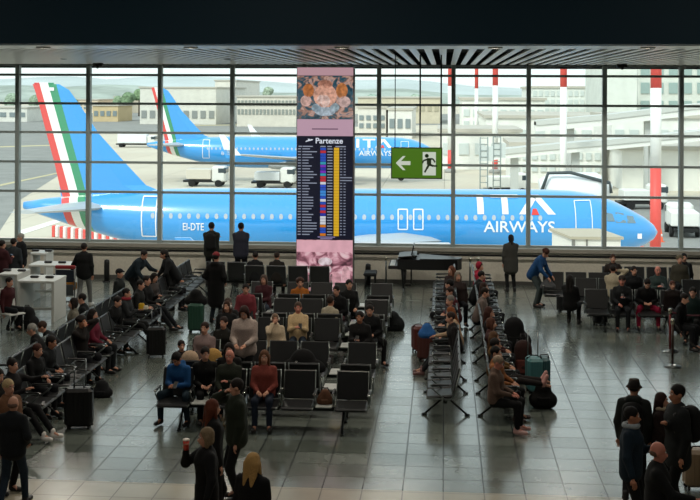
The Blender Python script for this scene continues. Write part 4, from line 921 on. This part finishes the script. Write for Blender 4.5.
    if cap:
        ck, cc = cap; cm = cloth(cc)
        if ck == 'beanie': blob('beanie', [hp((0, .012, .065), (.09, .102, .085))], h*.7, cm, root, neg=[hp((0, -.1, -.03), (.1, .1, .07))])
        if ck == 'cap': blob('cap', [hp((0, .01, .07), (.089, .1, .07)), P_(head+hf*.09+hu*.06-hr*.03, head+hf*.14+hu*.05-hr*.02, .014, .012), P_(head+hf*.09+hu*.06+hr*.03, head+hf*.14+hu*.05+hr*.02, .014, .012)], h*.6, cm, root, k=.02)
        if ck == 'hat':
            m_ = MB().lathe([(.001, .135), (.07, .13), (.088, .06), (.092, .045), (.118, .02), (.118, .013), (.085, .03)], seg=20); m_.v = [tuple(head+hr*x_+(-hf)*y_+hu*z_) for x_, y_, z_ in m_.v]; m_.build('hat', cm, root)
        if ck == 'phones':
            m_ = MB().tube([head+hr*.09*math.cos(a)+hu*(.12*math.sin(a)) for a in [math.pi*k/10 for k in range(11)]], .012, 6)
            for s in (-1, 1): m_.ball(head+hr*s*.092, (.022, .038, .042))
            m_.build('headphones', mat(cc, .4), root)
        if ck == 'scarf': m_ = MB().tube([neck+up*.03+rt*.085*math.cos(a)+fw*.085*math.sin(a) for a in [2*math.pi*k/14 for k in range(15)]], .038, 8); m_.build('scarf', cm, root)
    if pack:
        blob('backpack', [P_(waist-fw*.2, chest+up*.05-fw*.2, .12, .11, np.diag([.75, 1, 1])@qb)], h, cloth(pack), root, k=.03)
        m_ = MB()
        for s in (-1, 1): m_.tube([neck-up*.02+rt*s*.11-fw*.1, neck+up*.01+rt*s*.11, neck-up*.08+rt*s*.115+fw*.105, waist+up*.05+rt*s*.13+fw*.1], .018, 6)
        m_.build('backpack_strap', M_BLACK, root)
    root.scale = (sc, sc, sc)
    if sc != 1 and sit: root.location.z += .45*(1-sc)*1.0
    Wm = Matrix.Translation(root.location) @ Matrix.Rotation(rz, 4, 'Z') @ Matrix.Scale(sc, 4)
    for kind, s, hlab in held:
        el, wr = arm[s] if s < 2 else (arm[0][0], (arm[0][1]+arm[1][1])/2)
        d = (wr-el)/np.linalg.norm(wr-el); c = Wm @ Vector(wr+d*.09)
        if kind == 'phone':
            o = empty('phone', c, rz, hlab, 'phone'); Rm = Matrix.Rotation(math.radians(-50), 3, 'X'); f_ = MB().box((0, 0, .02), (.075, .01, .15), Rm, b=.004).build('phone_case', M_BLACK, o)
            MB().box(Vector((0, .0, .02))+Rm@Vector((0, .007, 0)), (.068, .003, .14), Rm).build('screen', mat('9fb4cc', .3, emit=.5), o)
        if kind == 'cup':
            o = empty('cup', c, 0, hlab, 'cup'); MB().lathe([(.03, -.06), (.042, .06)], seg=14).build('cup_body', mat('c23a28', .5), o); MB().lathe([(.044, .06), (.044, .072), (.03, .08), (.02, .08)], seg=14).build('lid', mat('e8ddd0', .5), o)
        if kind == 'snack':
            o = empty('snack_bag', c, 0, hlab, 'snack'); MB().box((0, 0, .05), (.14, .07, .18), b=.03).build('packet', mat('c9a01c', .5), o); MB().box((.1, 0, .03), (.12, .06, .1), b=.02).build('napkin', mat('cfc8b8', .7), o)
        if kind == 'paper':
            o = empty('leaflet', c, rz, hlab, 'paper'); MB().box((0, 0, .03), (.24, .01, .17), Matrix.Rotation(-.8, 3, 'X')).build('sheet', mat('b9b6ae', .8), o)
        if kind == 'bag':
            o = empty('handbag', c, rz, hlab, 'bag'); MB().box((0, 0, -.3), (.34, .14, .24), b=.04).build('bag_body', cloth('b0772c'), o); MB().tube([(-.12, 0, -.19), (-.06, 0, 0), (.06, 0, 0), (.12, 0, -.19)], .01, 6).build('strap', M_BLACK, o)
    return root
SEAT = []
def snap(x, y, rz):
    # bring a seated person on to the nearest seat that faces their way
    best = None
    for o in bpy.data.objects:
        if not o.name.startswith('airport_bench') or o.parent: continue
        a = (math.degrees(o.rotation_euler.z)-rz+180) % 360-180
        if abs(a) > 50: continue
        M = Matrix.Translation(o.location) @ Matrix.Rotation(o.rotation_euler.z, 4, 'Z')
        for ch in o.children:
            if ch.name.startswith('seat') and not ch.name.startswith('seat_frame'):
                if ch.data.name not in SC: v = [q.co.x for q in ch.data.vertices]; SC[ch.data.name] = (min(v)+max(v))/2
                c = M @ Vector((SC[ch.data.name], 0.0, 0)); d = math.hypot((c.x-x)*(.75 if abs(abs(rz)-90) < 50 else 1), (c.y-y)*(1 if abs(abs(rz)-90) < 50 else .75))
                k_ = (round(c.x, 2), round(c.y, 2))
                if k_ in USED: continue
                if best is None or d < best[0]: best = (d, c.x, c.y, k_)
    if best and best[0] < .75: USED.add(best[3]); return best[1], best[2]
    return x, y
SC = {}; USED = set()
def sitp(lab, px, py, rz, hh=1.22, X=None, Y=None, seatz=0, **k):   # by head position in the photo; hh = height of the head centre
    p = onz(px, py, hh)
    if 'sc' not in k: k['sc'] = .97
    rzr = math.radians(rz); y = p.y if Y is None else Y; x = (p.x*y/p.y) if X is None else X; x, y = snap(x, y, rz)
    # move the hips back from the head when leaning
    off = math.sin(math.radians(k.get('lean', 0)))*.6
    x -= (math.sin(rzr))*off; y -= -math.cos(rzr)*off
    return person(lab, x, y, rzr, 'sit', **k)
def stp(lab, px, py, rz, hh=1.62, **k):
    k.setdefault('bulk', .012); sc = k.pop('sc', 1.0); Yf = k.pop('Y', None); p = onz(px, py, hh*sc); p = p if Yf is None else at(px, py, Yf); rzr = math.radians(rz); off = math.sin(math.radians(k.get('lean', 0)))*.55
    return person(lab, p.x-math.sin(rzr)*off, p.y+math.cos(rzr)*off, rzr, 'stand', sc=sc, **k)
# rz: 0 faces the camera, 90 faces right, -90 faces left, 180 faces the windows
# --- left, by the tables and the windows
stp('person at the left edge in dark red jacket holding a lit phone', 2, 245, 150, top='351519', bot='101214', arms=('phone', 'down'), held=[('phone', 0, 'phone with blue screen held by the person at the left edge')])
stp('person in dark grey coat with back turned at the white tables', 13.5, 243, 170, top='22272a', bot='121416', coat=.35)
stp('grey-haired person in black jacket turning left beside the white tables', 21, 238, -40, top='101214', bot='15181a', hair='8d8a84', arms=('reach', 'down'), yaw=-20)
stp('person in black jacket and grey trousers walking towards the windows with a bag', 84, 248, 178, top='0f1112', bot='6a6c6a', legs='stride', arms=('down', 'away'), shoes='d0d0cc', held=[('bag', 1, 'bag hanging from the hand of the person in grey trousers')])
sitp('seated person in dark red top at the left edge by the white chair', 9, 281, 70, top='3a1518', lean=12, legs='tuck')
stp('bending person in dark blue jacket left of the leaning chairs', 146, 257, 70, hh=1.42, top='18242c', bot='0e1012', lean=38, arms=('lowreach', 'reach'))
stp('person with ponytail leaning over the far left seats', 161, 257, -60, hh=1.45, top='151719', bot='0d0e0f', lean=30, hs='pony', arms=('lowreach', 'lowreach'))
stp('standing person with back to us gazing out of the window, left of the other', 211.5, 226, 180, sc=1.1, top='23241f', bot='17181a', arms=('fold', 'fold'), pack='151617', Y=35.3)
stp('person in sleeveless dark overalls with hair bun gazing out of the window', 241, 224, 180, sc=1.1, Y=35.3, top='2a2c38', bot='101116', hs='bun', arms=('fold', 'fold'), skin='t')
stp('standing person in black coat with pale hood and red cap behind the seats', 216, 258, 165, sc=1.02, top='0c0d0e', bot='18222a', coat=.4, arms=('pocket', 'pocket'), cap=('beanie', '7a2a2e'), hood=1)
sitp('seated person in dark cap at the end of the far left seats', 119, 273, 80, top='1b201f', cap=('cap', '15171a'))
sitp('dark-haired seated person behind the cap wearer in the far left seats', 151, 265, 85, top='121415', lean=10, arms=('phone', 'phone'))
sitp('seated person in patterned grey top bending over in the far left seats', 144, 274, 60, top='4a4442', lean=22, hs='long', arms=('lap', 'lap'))
sitp('seated person in black with legs stretched towards the green suitcase', 154, 276, 80, X=-7.5, top='0d0e0f', bot='101418', legs='out', arms=('lap', 'phone'))
sitp('seated person in grey jacket with red scarf eating from a yellow packet', 141, 296, 88, X=-7.4, top='25282a', bot='0f1112', arms=('phone', 'phone'), cap=('scarf', '8a2a34'), legs='out', held=[('snack', 0, 'yellow snack packet with napkin held by the person in the red scarf')])
sitp('seated person in crimson sweater facing right with hands on knees', 110, 314, 82, X=-7.35, top='5c1629', bot='15191c', hs='long', arms=('thigh', 'lap'), hair='17100e')
sitp('seated person with red scarf and raised hands left of the crimson sweater', 88, 318, 60, X=-7.45, top='15110f', hs='curly', arms=('face', 'ear'), skin='t', lean=6)
sitp('small seated child in red and black behind the empty left seat', 78, 326, 70, hh=1.0, X=-7.5, sc=.8, top='6a1c26', arms=('lap', 'lap'))
sitp('seated person in dark clothes behind the crimson sweater facing left', 100, 297, -80, X=-8.3, top='14181a', lean=10)
sitp('person in beige top behind the crimson sweater, back to back with the row', 106, 305, -70, X=-8.15, top='6e6a5e', hs='bob')
sitp('brown-haired seated person leaning far to the left in a black coat', 17, 331, -75, hh=1.05, X=-8.75, top='101314', hair='3a2a22', lean=38, arms=('lap', 'lap'), coat=.1)
sitp('grey-haired person in black at the left edge leaning forward', 3, 326, -80, hh=1.12, top='0b0d0e', hair='8a8a84', lean=25)
sitp('dark-haired seated person hunched behind the black suitcase', 54, 343, 80, X=-7.4, top='15191b', lean=16, arms=('lap', 'lap'), skin='t')
sitp('seated person in black looking down in the left row, face lit', 46, 352, 70, X=-7.35, top='101112', hair='3a1e16', lean=12, arms=('phone', 'lap'), held=[('phone', 0, 'phone held by the person looking down in the left row')])
sitp('seated person with raised hand and white trainers in the near left row', 20, 368, 75, X=-7.35, top='141214', bot='0f1012', shoes='e0dcd6', arms=('phone', 'out'), skin='l', legs='out')
sitp('seated person with patterned lap blanket beside the black suitcase', 33, 374, 60, hh=1.15, X=-7.6, top='1c1a18', bot='5a5240', hs='short', arms=('lap', 'lap'), shoes='d8d4cc', lean=18)
stp('fair-haired person at the left edge behind the bald one', 8, 388, 60, sc=.95, top='6a4a34', bot='15171a', hair='b09a72')
stp('bald standing person in black jacket with a pale stripe, lower left corner', 13, 405, 175, sc=.9, top='14181c', bot='1d2a36', hs='bald', skin='l', legs='stride', arms=('pocket', 'down'), cap=None)
sitp('dark seated person between the left aisle seats and the cap wearer', 128, 283, 85, top='1a1c1c', lean=8, arms=('lap', 'lap'))
sitp('person in black bowing low among the far left seats', 133, 300, 70, hh=1.1, X=-8.0, top='101112', lean=25)
# --- centre block
sitp('seated person in black with back to us facing the windows left of the other', 250, 254, 180, Y=33.3, top='101214')
sitp('seated person in dark brown with back to us nearest the departures column', 270, 257.5, 180, Y=33.3, top='1d1a16', hair='2a201a')
sitp('seated person in maroon top and jeans reading a phone near the far row', 264, 279, -5, top='3e1c22', bot='3c4654', arms=('phone', 'thigh'), hair='4a3c34', hs='bob', legs='cross', held=[('phone', 0, 'phone held by the person in maroon and jeans')])
sitp('person in pink-red sleeve seated left of the maroon top', 252, 284, 10, top='7a343c', hair='1a1412', lean=14)
sitp('seated person with pale hair band in black behind the cream hoodie', 242, 298, -10, top='121314', hs='long', hair='3a241a', cap=('phones', 'b8aea8'))
sitp('seated person in mustard orange jacket below the pink screen', 300, 282, 12, top='9a5a1e', hair='3a2218', hs='curly', arms=('lap', 'thigh'), lean=8)
sitp('dark seated person right of the orange jacket under the screen', 333, 287, -20, top='101113', lean=15, arms=('lap', 'lap'), bot='5a3a40')
sitp('dark-haired seated person in black at the right edge of the screen', 349, 284, 20, top='0e0f10', arms=('thigh', 'lap'))
sitp('seated person in pale shirt with back half turned in the fourth row', 328, 305, 150, X=-2.5, top='a29a86', hair='2a1e18', skin='t')
sitp('seated person in black at the right end of the fourth row', 352, 303, 0, top='111214', lean=18, arms=('lap', 'lap'))
sitp('seated child in cream hooded top wearing headphones', 275, 315, 15, sc=.88, top='b7a58c', bot='14161a', hair='6a5340', cap=('phones', 'd8d0c4'), arms=('face', 'lap'), hood=1)
sitp('seated person in cream sweater reading a phone beside the headphones wearer', 297, 312, 5, Y=25.6, top='bfa680', bot='1c2836', hair='4a3a30', arms=('phone', 'phone'), skin='r', held=[('phone', 2, 'phone held by the person in the cream sweater')])
sitp('seated person in black jacket reading at the right end of the third row', 362, 316, -8, X=-1.75, top='131213', bot='0f1011', arms=('phone', 'lap'), skin='t', lean=10, held=[('phone', 0, 'pale phone in the lap at the right end of the third row')])
sitp('dark-haired seated person in grey top behind the reader of the third row', 370, 307, 30, top='55504a', hair='0c0a09', bot='121314')
stp('standing person in cream hooded top looking down in the centre', 245, 312, -5, Y=22.3, sc=1.04, top='a1928a', bot='0f1011', hair='2a1612', hs='bob', hood=1, arms=('lap', 'lap'), pitch=25, coat=.03)
sitp('seated person in grey pink shirt behind the cream cushion', 199, 337, -10, X=-4.7, top='7c6a68', hair='2a1a16', hs='short', arms=('lap', 'lap'))
sitp('small dark-haired child in front of the pink shirt', 191, 348, 30, hh=1.05, sc=.82, X=-4.95, top='2a201e', hair='1d120f')
sitp('seated person in bright blue hoodie bent over a phone', 173, 367, -12, hh=1.12, Y=20.9, top='1c4c7e', bot='1c2c36', hair='0d0b0a', lean=20, pitch=25, hood=1, arms=('phone', 'phone'), skin='t', legs='wide', held=[('phone', 2, 'lit phone in the hands of the blue hoodie person')])
sitp('grey-bearded bald person with glasses seated in the front row', 231, 364, -5, Y=20.85, top='23281f', bot='15171a', hs='bald', skin='r', arms=('lap', 'phone'))
sitp('seated long-haired person in red striped top in the front row', 264, 367, 3, X=-3.1, Y=20.85, top='7a3a32', bot='1c2432', hair='5a3a26', hs='long', arms=('lap', 'lap'))
sitp('dark figure in black sitting in the front row beside the blue hoodie', 205, 372, 20, Y=20.85, top='0e0f0f', bot='0d0e0f', arms=('lap', 'lap'), hair='17110e', lean=12)
sitp('person in black sitting in the second row behind the striped top', 222, 348, 5, X=-3.9, top='151515', hair='1a1210', hs='long', lean=10)
sitp('dark seated person in the third row behind the cream hoodie', 224, 322, -15, top='15140f', hair='241814', arms=('lap', 'lap'))
sitp('person in dark jacket in the fourth row right of the black coat', 228, 302, 10, top='1d1b1b', hair='3a2c26', lean=14)
# --- foreground centre
stp('standing person in dark green jacket resting chin on hand in profile', 237, 388, -70, bulk=.02, top='1f261c', bot='111316', arms=('face', 'down'), skin='l', yaw=-10)
stp('standing person with reddish brown hair and long black coat turned away', 212, 409, 120, sc=.97, top='0c0c0d', bot='0c0c0d', hair='5a2c1c', hs='long', coat=.5)
stp('standing person in black coat raising a red drink cup', 207, 438, -65, sc=.96, top='0d0e10', bot='141518', hair='7c6a52', hs='bob', coat=.3, arms=('drink', 'away'), held=[('cup', 0, 'red drink cup held up by the person in the black coat'), ('bag', 1, 'mustard handbag carried by the person with the red cup')])
stp('blonde long-haired person in black coat with back turned at the bottom', 253, 464, 155, sc=.95, top='0e0e10', bot='0e0e10', hair='b58f58', hs='long', coat=.4, skin='l')
# --- right double column
GR = 'x'
sitp('seated person with red hood at the far end of the right-facing seats', 484, 268, 60, X=1.15, top='8a1c30', hood=2, hair='1a1412', skin='l')
sitp('dark-haired person leaning beside the red hood', 494, 274, 100, top='101112', lean=18, arms=('lap', 'lap'))
sitp('brown-haired seated person at the far end of the left-facing seats', 453, 270, -40, X=.2, top='241614', hair='5a3524', hs='long')
sitp('grey-brown-haired seated person right of the brown-haired one at the far end', 463.5, 276, 10, X=.35, top='2c2220', hair='6a6258', hs='bob')
sitp('big seated person in navy black coat with back to us in the left-facing seats', 440, 284, -110, X=.05, top='0c1014', hair='100e0d', sc=1.04, lean=6)
sitp('seated person in wine red top behind the navy coat', 456, 290, -60, X=.2, top='4a1e24', hair='2a1a14', lean=15, arms=('lap', 'lap'))
sitp('grey-haired seated person above the blue bag', 443, 302, -60, X=.0, top='23282c', hair='77736c', lean=10, arms=('lap', 'lap'))
sitp('orange-brown-haired seated person in cream sweater at the end of the empty seats', 461, 309, -75, X=.25, top='a98f76', bot='0f1012', hair='7a4424', hs='long', lean=14, arms=('lap', 'reach'))
sitp('seated person in dark coat reclining left of the cream sweater', 448, 316, -80, X=-.05, top='191516', hair='2a1e1a', lean=12, shoes='6a4a48', legs='out')
sitp('seated person in black with long hair near the far end of the right-facing seats', 488, 286, 80, X=1.0, top='151413', hair='33201a', hs='long')
sitp('seated person in pale patterned top in the right-facing seats', 499, 290, 85, X=1.2, top='6e625c', hair='20160f', lean=16, arms=('lap', 'lap'))
sitp('seated person with dark auburn hair beside the huge rucksack', 484, 309, 80, X=.95, top='1c1412', hair='3a201a', hs='long')
sitp('seated person in brown red coat in the middle of the right-facing seats', 492, 322, 85, X=1.0, top='3a1f1c', hair='4a2c20', hs='bob', arms=('lap', 'lap'))
sitp('seated person in yellow brown top behind the leaning couple', 493, 339, 80, X=.95, top='5c4322', hair='4c3420', hs='long', arms=('lap', 'lap'))
sitp('black-haired seated person in orange and beige top leaning on another', 506, 350, 70, X=1.15, top='80502c', bot='101112', hair='0e0b0a', side=-.12, arms=('lap', 'lap'), shoes='3a2a28')
sitp('grey-haired seated person in patterned top and pink trainers nearest in the column', 492, 361, 75, X=.9, top='5c4a40', bot='0d0e0f', hair='8c7a68', hs='short', pitch=20, arms=('lap', 'lap'), shoes='c49a94', skin='r')
sitp('seated person with legs stretched on to the teal suitcase', 512, 340, 95, X=1.25, Y=22.6, top='15100f', bot='1a1413', legs='up', shoes='b08078', lean=-6, hair='15100e')
# --- window and right block
stp('standing person in patterned coat looking out right of the piano', 511, 239, 190, sc=.97, top='3a3a36', bot='0f1011', hs='pony', coat=.25, arms=('fold', 'down'))
stp('bending person in bright blue sweater searching a bag', 547, 254, 65, hh=1.48, top='173f6a', bot='3a4444', hair='3a1d14', lean=30, pitch=20, arms=('lowreach', 'lowreach'), hs='curly')
sitp('person in long black coat seated beside the searched bag', 570, 279, 160, top='0b0c0d', bot='0c0d0e', coat=.3, hs='long', hair='15110f', arms=('lap', 'out'))
sitp('seated person in cream jacket with dark stripes in the right block', 613, 269, 170, top='a79d86', hair='1d1512', arms=('ear', 'lap'))
sitp('seated person in dark jacket holding a phone at the left of the front right row', 613, 284, -5, top='15181a', bot='15181c', cap=('cap', '2c2420'), skin='r', arms=('lap', 'phone'), Y=29.6, held=[('phone', 1, 'phone held by the person in the dark cap')])
sitp('brown-haired person behind the cream jacket', 620, 264, 0, Y=33.6, top='241c18', hair='3a2418')
sitp('bald seated person looking at a phone above the crimson trousers', 650, 270, 0, top='2c3a38', hs='bald', skin='r', arms=('phone', 'phone'), held=[('phone', 2, 'phone in front of the face of the bald person in grey green')])
sitp('seated person in black top and crimson trousers bowing the head', 645, 286, 0, hh=1.12, Y=29.75, top='0e0f10', bot='8c1838', lean=20, pitch=25, arms=('lap', 'lap'), legs='wide', hair='1a1311')
sitp('person with bushy curly hair at the wall right of the bald one', 669.5, 263, 0, Y=34.3, top='3c3a30', hair='5c5442', hs='curly')
sitp('dark-haired person at the wall, rightmost of the far heads', 684, 266, 0, Y=34.3, top='101213', hair='0f0d0c')
sitp('small brown-haired person low in the second row at the right', 670, 282, 10, sc=.85, hh=1.05, top='1d1614', hair='4a2a20')
sitp('seated person in black with teal sleeve at the right edge', 693, 291, -20, top='122422', hair='14110f', lean=15, bot='0d0e0f')
sitp('seated person in black beside the rope barrier facing right', 684, 302, 60, hh=1.1, top='0c0d0f', lean=18)
sitp('dark seated person between the cap wearer and the crimson trousers, set back', 629, 281, 10, Y=31.4, top='15171a', lean=10)
# --- foreground right
stp('standing person in brown bucket hat with a black rucksack and back turned', 634, 389, 165, top='1a1f1d', bot='15171a', hair='15110f', cap=('hat', '332c24'), pack='0c0d0e', hood=1)
stp('dark-haired person in navy blue jacket in profile with white collar', 631, 417, 70, top='12222e', bot='0f1113', hair='0d0b0a', arms=('away', 'phone'), skin='t', cap=('scarf', '8c9498'), yaw=10, held=[('phone', 1, 'dark phone held out by the person in the navy jacket')])
stp('person in cream scarf and dark coat facing the tall person at the right', 661, 401, 70, sc=.9, top='241a1a', bot='15110f', hair='2a1612', hs='long', cap=('scarf', 'a89a84'), arms=('phone', 'down'))
stp('tall bearded person in long dark coat facing left at the right edge', 678, 395, -75, sc=1.07, top='15191a', bot='0d0e0f', hair='0d0b0a', coat=.15, pack='101112', arms=('fold', 'down'), skin='t')
stp('bald person in black jacket in profile at the bottom right', 657, 453, 80, top='101213', bot='0f1011', hs='bald', skin='r', yaw=5, arms=('reach', 'down'))
for o in list(bpy.data.objects):
    if o.name.startswith('trim_') or o.name.startswith('floor'): pass
